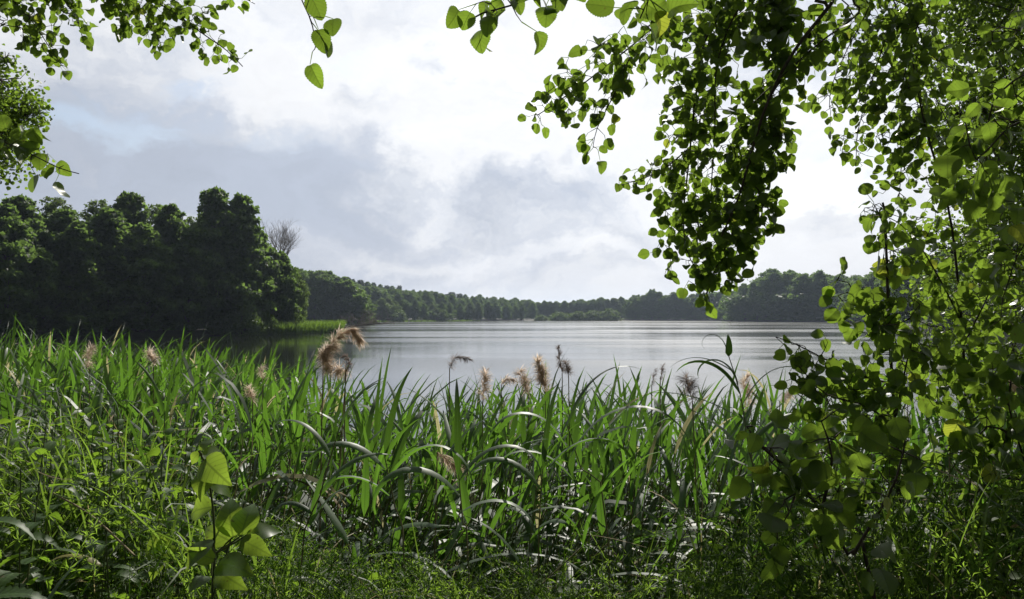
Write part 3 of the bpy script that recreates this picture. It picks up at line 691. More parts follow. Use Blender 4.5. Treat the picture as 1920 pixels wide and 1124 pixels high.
# ------------------------------------------------------------------ tall bent reed and a few marked reed shoots
def shoot(stem_px, Y, lv, label, r=.004, name='reed', mt=None):
    W = [P(a, b_, Y) for a, b_ in stem_px]; o_ = W[0].copy(); o_[2] = max(float(height(o_[0], Y)), -.3)
    e = empty(name, tuple(o_), label, 'reed'); g = G()
    st = curve_pts([np.zeros(3)] + [q - o_ for q in W], .08); tube(g, st, np.linspace(r, r * .35, len(st)), 6); g.obj('stem', M_STALK, e)
    g = G(); rr = np.random.RandomState(int(stem_px[0][0]))
    for (a, b_), azd, el0, L, wd, dr in lv:
        blades(g, (P(a, b_, Y) - o_)[None], R(azd), R(el0), L * .82, wd * .88, dr * 1.1, rr.uniform(-.3, .3), rr, 14)
    g.obj('leaves', mt or M_REED, e); return e
shoot([(1432, 1010), (1405, 850), (1388, 740), (1362, 655)], 2.3,
      [((1388, 740), 172, 108 - 45, .30, .022, 1.9), ((1384, 722), 150, 72, .24, .030, 2.9), ((1378, 700), 178, 35, .26, .016, 1.3), ((1366, 668), 120, 97, .08, .026, .4),
       ((1363, 660), 168, 80, .17, .013, 3.6), ((1392, 760), 10, 60, .32, .018, 1.5), ((1398, 790), 190, 30, .4, .016, .6), ((1402, 840), 5, 50, .4, .024, 1.8)],
      'tallest bent reed with a folded top leaf right of the grey wispy seed head')
shoot([(560, 1120), (600, 930), (640, 790)], 1.75,
      [((583, 985), 12, 62, .17, .024, .9), ((582, 985), 75, 70, .20, .020, .4), ((586, 965), 165, 35, .16, .016, 1.9), ((600, 930), 20, 55, .24, .022, 1.2), ((620, 860), 160, 60, .24, .020, 1.6), ((632, 815), 10, 70, .22, .018, .9)],
      'leaning reed shoot with bright split leaves beside the broad leaved plant')
shoot([(1140, 1010), (1090, 880), (1064, 800)], 2.0, [((1068, 860), -25, 60, .50, .030, 2.1), ((1062, 840), 200, 60, .35, .028, 2.3), ((1064, 800), 20, 70, .35, .02, 1.5), ((1075, 900), 190, 50, .36, .026, 2.2)],
      'near reed with a broad leaf arching down to the right below the full seed heads')
shoot([(760, 1110), (740, 950), (722, 860)], 1.85, [((722, 880), 195, 50, .30, .028, 2.2), ((726, 900), -20, 55, .40, .030, 2.6), ((722, 860), 60, 80, .3, .018, .7), ((730, 930), 185, 40, .34, .030, 2.7)],
      'near reed with grey hanging leaves left of the middle')
shoot([(880, 1110), (868, 980), (860, 890)], 1.8, [((860, 905), 0, 60, .36, .026, 2.8), ((862, 930), 200, 50, .38, .030, 2.9), ((860, 890), 100, 80, .32, .02, .9), ((866, 960), -10, 30, .3, .032, 2.3)],
      'near reed in the middle with broad leaves hanging straight down')
shoot([(1010, 1110), (1012, 960), (1018, 880)], 1.9, [((1018, 895), 5, 55, .42, .03, 2.7), ((1015, 920), 175, 55, .34, .028, 2.7), ((1018, 880), 60, 80, .3, .02, .6)],
      'near reed with pale folded leaves right of the middle one')

# ------------------------------------------------------------------ herbs on the bank
def stalky(g, p0, p1, r=.002, n=4, mi=0, sag=0):
    tube(g, curve_pts([p0, (p0 + p1) / 2 + np.array([0, 0, sag]), p1], .1), r, n, mi)
def nettle(x, y, zt, rng, label, group, lsz=.085):
    zb = float(height(x, y)); H = zt - zb; e = empty('nettle', (x, y, zb), label, 'nettle', group)
    g = G(); top = np.array([rng.normal() * .05, rng.normal() * .05, H]); C_ = curve_pts([np.zeros(3), top * np.array([.2, .2, .5]), top], .1)
    tube(g, C_, np.linspace(.0035, .0012, len(C_)), 5); g.obj('stem', M_STEM, e)
    g = G(); n = 9; P_, A_, N_, S_ = [], [], [], []
    for k_ in range(n):
        h = H - k_ * .055 - .01 * k_; q = top * (h / H); q[2] = h; a0 = (k_ % 2) * math.pi / 2 + rng.uniform(-.3, .3)
        s_ = lsz * min(1, .35 + k_ * .22) * rng.uniform(.8, 1.15)
        for a in (a0, a0 + math.pi):
            dr = np.array([math.cos(a), math.sin(a), .45 if k_ < 2 else -.12 + rng.normal() * .15]); dr = nrm(dr)
            b_ = q + dr * .018; P_.append(b_); A_.append(dr); N_.append([0, 0, 1] + rng.normal(size=3) * .2); S_.append(s_)
    leaves(g, P_, A_, N_, np.array(S_), T_NET, rng); g.obj('leaves', M_NET, e)
HT = [(-200, 720), (0, 735), (120, 730), (250, 760), (330, 800), (430, 850), (560, 960), (700, 1000), (900, 1015), (1180, 1000), (1300, 960), (1420, 900), (1600, 860), (1760, 830), (1920, 800), (2200, 790)]
def htop(px): return np.interp(px, [q[0] for q in HT], [q[1] for q in HT])
rng = np.random.RandomState(99)
NL = [(278, 812, 2.0, .085), (262, 790, 2.2, .07), (12, 828, 1.8, .095), (-25, 850, 1.6, .09), (60, 768, 2.5, .09), (100, 752, 2.7, .09), (150, 770, 2.6, .085), (20, 745, 2.9, .08), (190, 790, 2.4, .08),
                     (225, 860, 2.0, .07), (40, 905, 1.75, .07), (135, 800, 2.3, .08), (320, 830, 2.1, .07), (70, 830, 2.1, .08), (170, 880, 1.9, .07), (335, 760, 2.8, .07), (210, 745, 2.9, .07)]
NORD = {(q[0], q[1]): ORD[i] for i, q in enumerate(sorted(NL))}
for px, py, Y, s_ in NL:
    Y *= .9; s_ *= 1.1; q = P(px, py - 30, Y)
    nettle(q[0], q[1], q[2], rng, '%s from the left of the nettles with toothed leaves on the left bank' % NORD[(px, py)], 'nettles on the left bank', s_)
def clump(x, y, k_): return math.sin(x * 4.1 + k_) * math.sin(y * 4.7 + k_ * 2) + .6 * math.sin(x * 9.3 - k_) * math.sin(y * 8.1 + k_)
# cleavers: whorls of narrow leaves on scrambling stems
def cleavers(n, x0, x1, y0, y1, rng, off=0.0, depth=.35, lf=.018):
    g = G(); SP, SA, SN, SS = [], [], [], []
    for i in range(n):
        px = rng.uniform(x0, x1); Y = rng.uniform(y0, y1); p_ = P(px, htop(px) + rng.exponential(60) - 10 + off, Y); p_[2] -= rng.uniform(0, depth) ** 1.3
        p_[2] = max(p_[2], float(height(p_[0], Y)) + .05)
        if clump(p_[0], Y, x0) < -.12: continue
        d_ = nrm(np.array([rng.normal() * .6, rng.normal() * .6, rng.uniform(.3, 1.3)])); L = rng.uniform(.12, .34); k_ = int(L / .026)
        tt = np.arange(k_ + 1) * .026; bend = rng.normal(size=3) * .5
        C_ = p_ - d_ * L + tt[:, None] * d_ + (tt ** 2)[:, None] * bend
        tube(g, C_, .0011, 3)
        for j in range(k_ + 1):
            m_ = rng.randint(4, 8); a = np.arange(m_) * 2 * math.pi / m_ + rng.normal(size=m_) * .25 + rng.uniform(0, 6.28); u = nrm(np.cross(d_, [.3, .9, .1])); v = np.cross(d_, u)
            dr = np.cos(a)[:, None] * u + np.sin(a)[:, None] * v + d_ * .45
            s_ = lf * (1.0 if j < k_ - 1 else .6) * rng.uniform(.8, 1.2)
            SP.append(np.repeat(C_[j][None], m_, 0)); SA.append(dr); SN.append(np.repeat(d_[None], m_, 0)); SS.append(np.full(m_, s_))
    leaves(g, np.concatenate(SP), np.concatenate(SA), np.concatenate(SN), np.concatenate(SS), [template(lambda t: .75 * pf_lance(t), 2, 0, .2, c_) for c_ in (.1, .6, -.4)], rng); return g
T_W = template(lambda t: .16 * max(0, math.sin(math.pi * t ** .7)) ** .8, 2, 0, .2, .2)
g = cleavers(2000, 480, 1480, 1.45, 2.25, rng, 20, .35, .016)
tag(g.obj('cleavers', M_GAL), 'bright tangled cleavers with whorls of narrow leaves along the bottom middle', 'cleavers', kind='stuff')
g = cleavers(760, -60, 560, 1.5, 2.4, rng, 90, .4, .015)
tag(g.obj('cleavers', M_GAL), 'cleavers tangled through the undergrowth at the bottom left', 'cleavers', kind='stuff')
g = cleavers(1100, 1300, 1980, 1.5, 2.6, rng, 60, .5, .016)
tag(g.obj('cleavers', M_GAL), 'shaded cleavers under the young aspens at the bottom right', 'cleavers', kind='stuff')
# mixed leafy undergrowth
def herbs(n, x0, x1, y0, y1, off, rng, depth=.6, sz=(.02, .05)):
    g = G()
    for i in range(n):
        px = rng.uniform(x0, x1); Y = rng.uniform(y0, y1); p_ = P(px, htop(px) + off + rng.exponential(40), Y); p_[2] -= rng.uniform(0, depth)
        gz = float(height(p_[0], Y)); p_[2] = max(p_[2], gz + .08); L = min(rng.uniform(.15, .4), p_[2] - gz)
        d_ = nrm(np.array([rng.normal() * .35, rng.normal() * .35, 1])); k_ = rng.randint(4, 9)
        tt = np.linspace(.25, 1, k_); C_ = (p_ - d_ * L)[None] + tt[:, None] * d_ * L
        tube(g, [p_ - d_ * L, p_ - d_ * L * .5 + rng.normal(size=3) * .01, p_], .0014, 3)
        a = tt * 30 + rng.uniform(0, 6); dr = np.stack([np.cos(a), np.sin(a), rng.uniform(-.1, .6, k_)], -1)
        T = (T_HEART, T_LAN, T_OVL, T_HEART)[rng.randint(4)]
        leaves(g, C_, dr, np.array([0, 0, 1]) + rng.normal(size=(k_, 3)) * .4, rng.uniform(*sz, k_) * (1.3 if T is T_LAN else 1), T, rng)
    return g
g = G(); n = 1500; px = rng.uniform(-60, 2000, n); Y = rng.uniform(1.6, 3.2, n); x = (px - 960) / FPX * Y; gz = height(x, Y)
zt = np.array([P(a_, b_, c_)[2] for a_, b_, c_ in zip(px, htop(px) + rng.exponential(50, n) - 25, Y)]); L = np.clip((zt - np.maximum(gz, 0)) * 1.05, .12, .42)
bz = zt - L * .85; k_ = np.array([clump(a_, b_, 3.3) for a_, b_ in zip(x, Y)]) > -.2
blades(g, np.stack([x, Y, bz], -1)[k_], rng.uniform(0, 6.28, n)[k_], rng.uniform(1.0, 1.5, n)[k_], L[k_], rng.uniform(.003, .007, n)[k_], rng.uniform(.3, 2.2, n)[k_], rng.uniform(-.6, .6, n)[k_], rng, 6, v3=False)
tag(g.obj('grass', M_GRASS), 'thin wild grass blades mixed through the weeds on the bank', 'grass', kind='stuff')
g = G(); n = 110; px = rng.uniform(-60, 2000, n); Y = rng.uniform(1.6, 2.8, n); x = (px - 960) / FPX * Y
zt = np.array([P(a_, b_, c_)[2] for a_, b_, c_ in zip(px, htop(px) + 30 + rng.exponential(90, n), Y)])
blades(g, np.stack([x, Y, zt], -1), rng.uniform(0, 6.28, n), rng.uniform(-.6, .9, n), rng.uniform(.05, .2, n), rng.uniform(.002, .006, n), rng.uniform(-.6, 1.2, n), 0, rng, 5, v3=False)
tag(g.obj('dry_litter', M_DRY), 'dry straw and broken bits caught in the weeds on the bank', 'litter', kind='stuff')
T_OVL = [template(pf_ovate, 4, 0, .25, c) for c in (.15, .35)]
tag(herbs(1000, -80, 600, 2.0, 3.4, 40, rng, .6, (.018, .06)).obj('undergrowth', M_HERB), 'mixed leafy weeds filling the bank at the bottom left', 'undergrowth', kind='stuff')
tag(herbs(500, 520, 1400, 1.7, 2.6, 30, rng).obj('undergrowth', M_HERB), 'low weeds under the reeds along the bottom middle', 'undergrowth', kind='stuff')
tag(herbs(1300, 1350, 2000, 1.7, 3.3, 0, rng, .7).obj('undergrowth', M_HERB), 'mixed shaded weeds filling the bank at the bottom right', 'undergrowth', kind='stuff')
# broad leaved plant at the lower left, and explicit single leaves
def set_leaf(g, o_, b_, t_, Y0, Y1, T, rng, face=(0, -1, .35), w=1.0):
    p0, p1 = P(b_[0], b_[1], Y0), P(t_[0], t_[1], Y1); L = np.linalg.norm(p1 - p0)
    leaves(g, (p0 - o_)[None], (p1 - p0)[None], np.array([face], float), L, [T], rng)
def broad(name, label, cat, stem, Y, LV, T, rng, m=M_OV, r=.004, wf=1.0):
    W = [P(a, b_, Y) for a, b_ in stem]; o_ = W[0].copy(); o_[2] = float(height(o_[0], Y))
    e = empty(name, tuple(o_), label, cat); g = G(); st = curve_pts([np.zeros(3)] + [q - o_ for q in W], .06)
    tube(g, st, np.linspace(r, r * .4, len(st)), 6)
    lg = G()
    for b_, t_, dy0, dy1, f in LV:
        p0 = P(b_[0], b_[1], Y + dy0) - o_; i = np.argmin(np.linalg.norm(st - p0, axis=1)); i = max(0, i - 1)
        stalky(g, st[i], p0, .0016, 4); set_leaf(lg, o_, b_, t_, Y + dy0, Y + dy1, T[rng.randint(len(T))], rng, f)
    g.obj('stem', M_STEM, e); lg.obj('leaves', m, e); return e
wide_ov = [template(lambda t: .33 * max(0, math.sin(math.pi * t ** .80)) ** .95 * (1 - .6 * t ** 3), 18, .03, f, c, wv, tb) for f, c, wv, tb in ((.18, .2, .08, .1), (.3, .12, .12, .35), (.1, .35, .1, .05))]
F0 = (0, -.8, .5); F1 = (.3, -.6, .8); F2 = (-.4, -.7, .5)
broad('elder_sapling', 'broad leaved sapling with large bright leaves standing alone at the lower left', 'sapling', [(398, 1125), (402, 1040), (400, 960), (388, 880), (372, 845)], 1.42,
      [((436, 1008), (425, 922), 0, .04, F0), ((452, 1005), (474, 934), -.02, .03, F0), ((462, 1004), (532, 988), -.02, .02, F1), ((450, 1012), (508, 1040), -.03, -.05, F0), ((432, 1015), (372, 985), 0, .02, F2),
       ((400, 1010), (340, 1065), -.02, -.07, F2), ((405, 1050), (345, 1030), -.03, -.05, (0, -.9, .2)), ((404, 1070), (455, 1100), -.03, -.08, F0), ((403, 1058), (470, 1062), -.04, -.07, F1), ((396, 1080), (350, 1100), -.03, -.07, F2),
       ((378, 850), (440, 868), .0, .04, F1), ((380, 860), (425, 905), .0, -.05, (.2, -.9, .2)), ((386, 885), (372, 935), 0, -.04, F0), ((392, 905), (446, 925), 0, .03, F1), ((374, 845), (402, 815), 0, .02, F2), ((374, 848), (352, 872), 0, 0, F0), ((400, 950), (345, 962), 0, .02, F2)],
      wide_ov, rng)
broad('elder_sapling', 'small broad leaved sapling left of the larger bright one', 'sapling', [(300, 1125), (302, 1060), (298, 1040)], 1.75,
      [((298, 1042), (290, 990), 0, .02, F0), ((302, 1042), (318, 992), 0, .02, F0), ((300, 1045), (350, 1030), 0, 0, F1), ((298, 1045), (268, 1030), 0, 0, F2), ((300, 1050), (280, 1085), 0, -.04, F0)], wide_ov, rng)
# dry bent stick and yellowing blade at the lower left
g = G(); a = P(100, 925, 1.9); b_ = P(252, 1042, 1.6); tube(g, curve_pts([a, (a + b_) / 2 + np.array([0, 0, .015]), b_], .05), .0022, 5)
tag(g.obj('dry_stalk', M_DRY), 'thin dry stalk leaning across the dark weeds at the lower left', 'stalk')
g = G(); blades(g, np.array([P(192, 1062, 1.55)]), R(178), R(30), .135, .017, 1.6, .1, rng, 14)
tag(g.obj('fallen_reed_leaf', leafmat('yellow_blade', (.22, .22, .05), (.34, .30, .08), (.4, .42, .08), .4, .5, .4, vein='blade')), 'yellowing reed leaf arched over the weeds at the bottom left', 'leaf')

# ------------------------------------------------------------------ aspens framing the view
def spray(parent, way, r0, r1, nt, lsz, rng, T=T_ASP, m=M_ASP, lpt=(1, 2), part='branch', twr=.0013, step=.05, woodm=None, hang=.6, smax=.5):
    """a limb through the waypoints (point, foliage radius) that grows twigs and leaves in the tube round it"""
    W = np.array([list(p_) + [r_] for p_, r_ in way], float); C_ = curve_pts(W, step); pts, fr = C_[:, :3], np.maximum(C_[:, 3], 0)
    g = G(); tube(g, pts, np.linspace(r0, r1, len(pts)), 7)
    wgt = fr ** 1.5; wgt = wgt / wgt.sum(); idx = rng.choice(len(pts), nt, p=wgt)
    u = rdir(rng, nt) * (rng.uniform(0, 1, nt) ** .5)[:, None]; tg = pts[idx] + u * fr[idx][:, None] * np.array([1, 1, 1.1])
    dist = np.linalg.norm(tg - pts[idx], axis=1); tg = tg[np.argsort(dist)]
    nodes = np.zeros((len(pts) + nt * 2, 3)); nodes[:len(pts)] = pts; cnt = len(pts)
    LP, LA = [], []
    for t_ in tg:
        dd = ((nodes[:cnt] - t_) ** 2).sum(1); dd = dd + np.maximum(0, t_[2] + .02 - nodes[:cnt, 2]) * .02; i = int(np.argmin(dd)); s_ = nodes[i]
        mid = (s_ + t_) / 2 + rng.normal(size=3) * .06 * math.sqrt(dd[i] + 1e-9) + np.array([0, 0, .04 * math.sqrt(dd[i])])
        tube(g, [s_, mid, t_], [twr * 1.4, twr, twr * .7], 3)
        nodes[cnt] = mid; nodes[cnt + 1] = t_; cnt += 2
        for k_ in range(rng.randint(lpt[0], lpt[1] + 1)):
            LP.append(t_ if k_ == 0 else mid + (t_ - mid) * rng.uniform(-.2, 1)); LA.append(nrm(nrm(t_ - s_) * .6 + rng.normal(size=3) * .6 + np.array([0, 0, -.3])))
    b_ = g.obj(part, woodm or M_TWIG, parent)
    LP, LA = np.array(LP), np.array(LA); n = len(LP); S_ = rng.uniform(lsz[0], lsz[1], n)
    lg = G(); pet = S_ * rng.uniform(.5, .9, n); e_ = LP + LA * pet[:, None]
    w_ = nrm(np.cross(LA, [.3, 1, .2])) * (.0007 + S_ * .012)[:, None]
    tv = np.stack([LP - w_, LP + w_, e_ + w_ * .6, e_ - w_ * .6], 1); lg.add(tv, (np.array([[0, 1, 2], [0, 2, 3]])[None] + (np.arange(n) * 4)[:, None, None]), None)
    ax = nrm(LA * .5 + np.array([0, 0, -hang]) + rng.normal(size=(n, 3)) * .45)
    nr = rng.normal(size=(n, 3)) * .55 + np.array([0, -.75, .25])
    leaves(lg, e_, ax, nr, S_, T, rng); f = lg.obj('foliage', m, b_, smooth=False); return b_
Wd = lambda x, y, z, r=0.0: (np.array([x, y, z]), r)
def Q(px, py, Y, rpx): return (P(px, py, Y), rpx / FPX * Y)
def trunk(parent, pts, r0, r1, m=None):
    g = G(); C_ = curve_pts(np.array(pts, float), .3); tube(g, C_, np.linspace(r0, r1, len(C_)), 10); return g.obj('trunk', m or M_ABARK, parent)
O = Wd
rng = np.random.RandomState(404)
# right-hand aspen: its trunk stands just outside the picture on the right, its limbs hang across the sky
A = empty('aspen_tree', (0, 0, 0), 'large aspen whose limbs hang across the sky right of the middle', 'aspen tree')
trunk(A, [(3.7, 2.3, .5), (3.65, 2.35, 3), (3.75, 2.5, 6), (3.7, 2.6, 9.5)], .15, .05)
root = Wd(3.68, 2.4, 4.2); rng = np.random.RandomState(41)
LS = (.033, .048)
spray(A, [root, Wd(2.6, 2.9, 4.5), Q(1620, -60, 2.95, 0), Q(1560, 5, 2.95, 10), Q(1500, 95, 2.95, 30), Q(1432, 205, 2.95, 62), Q(1400, 330, 2.95, 66), Q(1380, 420, 2.95, 76), Q(1350, 485, 2.95, 58), Q(1325, 550, 2.95, 24)], .018, .003, 390, LS, rng)
spray(A, [root, Wd(2.6, 3.3, 4.6), Q(1560, -80, 3.2, 0), Q(1420, -20, 3.1, 60), Q(1330, 60, 3.1, 75), Q(1305, 180, 3.05, 74), Q(1292, 300, 3.05, 56), Q(1282, 400, 3.05, 60), Q(1288, 470, 3.0, 66), Q(1315, 520, 3.0, 38)], .013, .002, 380, LS, rng)
spray(A, [root, Wd(2.5, 3.3, 4.5), Q(1480, -70, 3.0, 0), Q(1390, 10, 3.0, 60), Q(1345, 120, 3.0, 65), Q(1340, 250, 3.0, 60), Q(1330, 400, 3.0, 45)], .010, .002, 110, LS, rng)
spray(A, [root, Wd(2.5, 3.1, 4.3), Q(1420, -60, 2.85, 0), Q(1250, 35, 2.85, 50), Q(1180, 90, 2.85, 66), Q(1110, 145, 2.85, 62), Q(1055, 185, 2.85, 50), Q(1010, 215, 2.85, 26)], .009, .002, 130, (.035, .050), rng)
spray(A, [Q(1180, 110, 2.85, 10), Q(1150, 180, 2.8, 34), Q(1120, 240, 2.8, 30), Q(1112, 275, 2.8, 14)], .003, .0012, 26, (.034, .048), rng, lpt=(1, 2))
spray(A, [Q(1290, 280, 3.05, 5), Q(1240, 320, 3.0, 25), Q(1190, 340, 2.95, 24), Q(1162, 348, 2.95, 14)], .003, .0012, 32, (.030, .042), rng, lpt=(1, 2))
spray(A, [Q(1405, 240, 2.95, 5), Q(1445, 220, 2.9, 18), Q(1462, 255, 2.85, 26), Q(1448, 300, 2.85, 22)], .003, .0012, 26, LS, rng, lpt=(1, 2))
spray(A, [Q(1400, 330, 2.95, 5), Q(1430, 370, 2.9, 18), Q(1428, 400, 2.85, 24)], .003, .0012, 14, LS, rng, lpt=(1, 2))
spray(A, [Q(1430, 10, 2.9, 20), Q(1470, 25, 2.9, 60), Q(1440, 80, 2.85, 50)], .004, .0015, 70, (.045, .06), rng)
spray(A, [root, Wd(2.7, 2.6, 4.5), Q(1600, -60, 2.75, 0), Q(1552, 15, 2.75, 6), Q(1490, 95, 2.75, 10), Q(1440, 190, 2.75, 16), Q(1408, 290, 2.78, 20), Q(1385, 370, 2.8, 20), Q(1350, 450, 2.8, 20)], .018, .003, 26, LS, rng)
spray(A, [root, Wd(2.9, 2.6, 4.4), Q(1680, -60, 2.8, 0), Q(1610, 25, 2.8, 6), Q(1540, 78, 2.8, 12), Q(1470, 140, 2.8, 12), Q(1400, 205, 2.8, 14)], .013, .002, 18, LS, rng)
# right side curtain of thin branches
for (x0, x1, x2, y2, Y, n) in ((1640, 1590, 1560, 200, 3.2, 70), (1690, 1640, 1610, 300, 3.1, 120), (1740, 1690, 1690, 380, 3.0, 135), (1720, 1740, 1790, 330, 3.2, 120), (1600, 1660, 1720, 240, 3.3, 90)):
    spray(A, [root, Wd(2.9, 2.9, 4.4), Q(x0, -70, Y, 0), Q(x0 - 10, 10, Y, 45), Q(x1, y2 * .45, Y, 58), Q(x2, y2 * .8, Y, 52), Q(x2 - 5, y2, Y, 26)], .008, .0015, n, (.030, .046), rng)
spray(A, [root, Wd(2.9, 2.9, 4.4), Q(1705, -60, 3.0, 0), Q(1712, 20, 3.0, 10), Q(1735, 85, 3.0, 8), Q(1760, 115, 3.0, 14), Q(1822, 142, 3.0, 20)], .009, .0012, 14, (.036, .05), rng)
# unseen upper crown that shades the bank
g = G(); q = []
rs = np.random.RandomState(7); n = 2600
cc = np.array([(5.0, 5.6, 6.9), (5.4, 4.2, 6.8), (3.8, 3.0, 7.4), (3.2, .6, 7.2), (4.8, 1.2, 6.4)]); c = cc[rs.randint(len(cc), size=n)] + rdir(rs, n) * (rs.uniform(.2, 1, n) ** .5 * 1.25)[:, None]
leaves(g, c, rdir(rs, n) + np.array([0, 0, -.6]), rdir(rs, n), rs.uniform(.06, .09, n), T_ASP[:1], rs); g.obj('crown', M_ASP, A, smooth=False)
g = G()
for c_ in cc: tube(g, curve_pts([np.array([3.72, 2.5, 6.0]), (np.array([3.72, 2.5, 6.3]) + c_) / 2, c_], .4), .03, 5)
g.obj('limbs', M_ABARK, A)
def overhead(tree, cc, n, rad, start, seed):  # unseen leaf canopy added above and behind the camera to block skylight
    rs = np.random.RandomState(seed); cc = np.array(cc, float); g = G()
    c = cc[rs.randint(len(cc), size=n)] + rdir(rs, n) * (rs.uniform(.15, 1, n) ** .5 * rad)[:, None] * np.array([1, 1, .6])
    leaves(g, c, rdir(rs, n) + np.array([0, 0, -.6]), rdir(rs, n) + np.array([0, 0, .8]), rs.uniform(.08, .13, n), T_SMALL, rs); g.obj('crown', M_ASP, tree, smooth=False)
    g = G(); s0 = np.array(start, float)
    for c_ in cc: tube(g, curve_pts([s0, (s0 + c_) / 2 + np.array([0, 0, .3]), c_], .4), .03, 5)
    g.obj('limbs', M_ABARK, tree)
overhead(A, [(2.6, 1.0, 6.6), (1.2, .2, 7.2), (2.2, -1.6, 6.8), (.4, 1.9, 7.6), (4.4, -.6, 6.4), (.6, -1.8, 7.6), (3.4, -3.2, 6.2)], 6500, 1.35, (3.74, 2.5, 6.0), 81)
# near spray with large leaves at the top middle and another at the right edge: a younger aspen beside the camera
A2 = empty('aspen_tree', (0, 0, 0), 'young aspen with very large near leaves along the top and right edge', 'aspen tree')
trunk(A2, [(2.3, .9, .75), (2.25, .95, 2.4), (2.3, 1.0, 4.5), (2.2, 1.1, 6.2)], .05, .02)
r2 = Wd(2.27, .97, 3.3); rng = np.random.RandomState(43); LB = (.038, .054)
spray(A2, [r2, Wd(1.2, 1.4, 3.6), Q(1120, -90, 1.7, 0), Q(1040, -25, 1.7, 30), Q(960, 10, 1.7, 45), Q(905, 25, 1.65, 34), Q(880, 40, 1.65, 16)], .006, .0018, 15, LB, rng, T_ASPH, lpt=(1, 2))
spray(A2, [r2, Wd(1.4, 1.35, 3.5), Q(1240, -60, 1.5, 0), Q(1215, 0, 1.5, 30), Q(1200, 35, 1.5, 22)], .004, .0015, 6, (.05, .06), rng, T_ASPH, lpt=(1, 2))
spray(A2, [Wd(2.27, .97, 2.9), Wd(1.7, 1.5, 3.05), Q(1960, 210, 1.75, 20), Q(1880, 250, 1.75, 60), Q(1830, 300, 1.75, 60), Q(1810, 230, 1.75, 40)], .005, .0016, 20, LB, rng, T_ASPH, lpt=(1, 2))
spray(A2, [Wd(2.27, .97, 3.1), Wd(1.8, 1.6, 3.2), Q(1990, 120, 1.9, 20), Q(1920, 140, 1.9, 60), Q(1860, 200, 1.9, 50), Q(1850, 330, 1.95, 60), Q(1880, 400, 1.95, 60)], .005, .0016, 36, LB, rng, T_ASPH, lpt=(1, 2))
spray(A2, [Wd(2.27, .97, 3.0), Wd(2.2, 1.9, 3.1), Q(2030, 60, 2.3, 30), Q(1930, 60, 2.3, 80), Q(1860, 60, 2.4, 60), Q(1900, 180, 2.4, 70)], .005, .0016, 44, (.036, .05), rng, T_ASP)
spray(A2, [Wd(2.27, .97, 2.6), Wd(2.2, 1.8, 2.9), Q(2000, 420, 2.3, 40), Q(1920, 460, 2.3, 80), Q(1880, 560, 2.3, 60)], .005, .0016, 50, (.036, .05), rng, T_ASP)
# left-hand aspen
A3 = empty('aspen_tree', (0, 0, 0), 'aspen reaching in from the upper left with hanging sprays', 'aspen tree')
trunk(A3, [(-3.9, 1.6, .75), (-3.85, 1.7, 3), (-3.9, 1.9, 6), (-3.8, 2.0, 9)], .13, .05)
r3 = Wd(-3.86, 1.8, 4.3); rng = np.random.RandomState(44)
LL = (.032, .044)
spray(A3, [r3, Wd(-3.2, 2.8, 4.6), Q(-60, -70, 3.4, 0), Q(120, -45, 3.4, 30), Q(250, -15, 3.35, 45), Q(320, 20, 3.3, 44), Q(375, 60, 3.3, 42), Q(425, 95, 3.3, 26), Q(455, 125, 3.3, 12)], .010, .002, 165, LL, rng)
spray(A3, [r3, Wd(-3.2, 2.8, 4.5), Q(-80, -60, 3.3, 0), Q(10, -10, 3.3, 40), Q(60, 40, 3.3, 36), Q(90, 85, 3.3, 26), Q(115, 122, 3.3, 14)], .007, .0016, 95, LL, rng)
spray(A3, [Q(60, -50, 3.4, 0), Q(110, -10, 3.4, 36), Q(140, 30, 3.4, 30), Q(155, 70, 3.4, 16)], .004, .0014, 46, LL, rng)
spray(A3, [Q(150, -50, 3.4, 0), Q(205, -5, 3.4, 30), Q(228, 30, 3.4, 26), Q(232, 58, 3.4, 10)], .004, .0014, 34, LL, rng)
spray(A3, [Q(300, -60, 3.3, 0), Q(380, -15, 3.3, 22), Q(450, -5, 3.3, 20), Q(478, 8, 3.3, 10)], .004, .0014, 16, LL, rng, lpt=(1, 2))
spray(A3, [Q(250, 0, 3.35, 10), Q(285, 50, 3.3, 26), Q(300, 80, 3.3, 12)], .003, .0012, 18, LL, rng, lpt=(1, 2))
spray(A3, [Wd(-3.86, 1.8, 4.0), Wd(-2.0, 1.7, 3.5), Q(400, -110, 1.9, 0), Q(540, -30, 1.9, 14), Q(570, 10, 1.85, 34), Q(586, 50, 1.85, 34), Q(592, 85, 1.85, 16)], .005, .0014, 7, (.050, .062), rng, T_ASPH, lpt=(1, 1))
spray(A3, [Wd(-3.86, 1.8, 3.2), Wd(-2.6, 2.1, 3.1), Q(-90, 200, 2.2, 20), Q(0, 262, 2.2, 45), Q(60, 290, 2.2, 32), Q(110, 315, 2.2, 16), Q(148, 326, 2.2, 8)], .006, .0014, 30, (.042, .056), rng, T_ASPH, lpt=(1, 2))
spray(A3, [Wd(-3.86, 1.8, 3.6), Wd(-2.8, 2.3, 3.6), Q(-60, 20, 2.4, 20), Q(0, 45, 2.4, 26), Q(40, 52, 2.4, 14)], .005, .0014, 9, (.042, .052), rng, T_ASPH, lpt=(1, 2))

overhead(A3, [(-2.6, .6, 6.6), (-1.2, 1.2, 7.2), (-2.2, -1.6, 6.8), (-4.6, -.6, 6.2), (-1.0, -.8, 7.6), (-3.4, -3.2, 6.2), (-.6, -3.2, 6.6)], 6500, 1.35, (-3.88, 1.95, 6.2), 82)
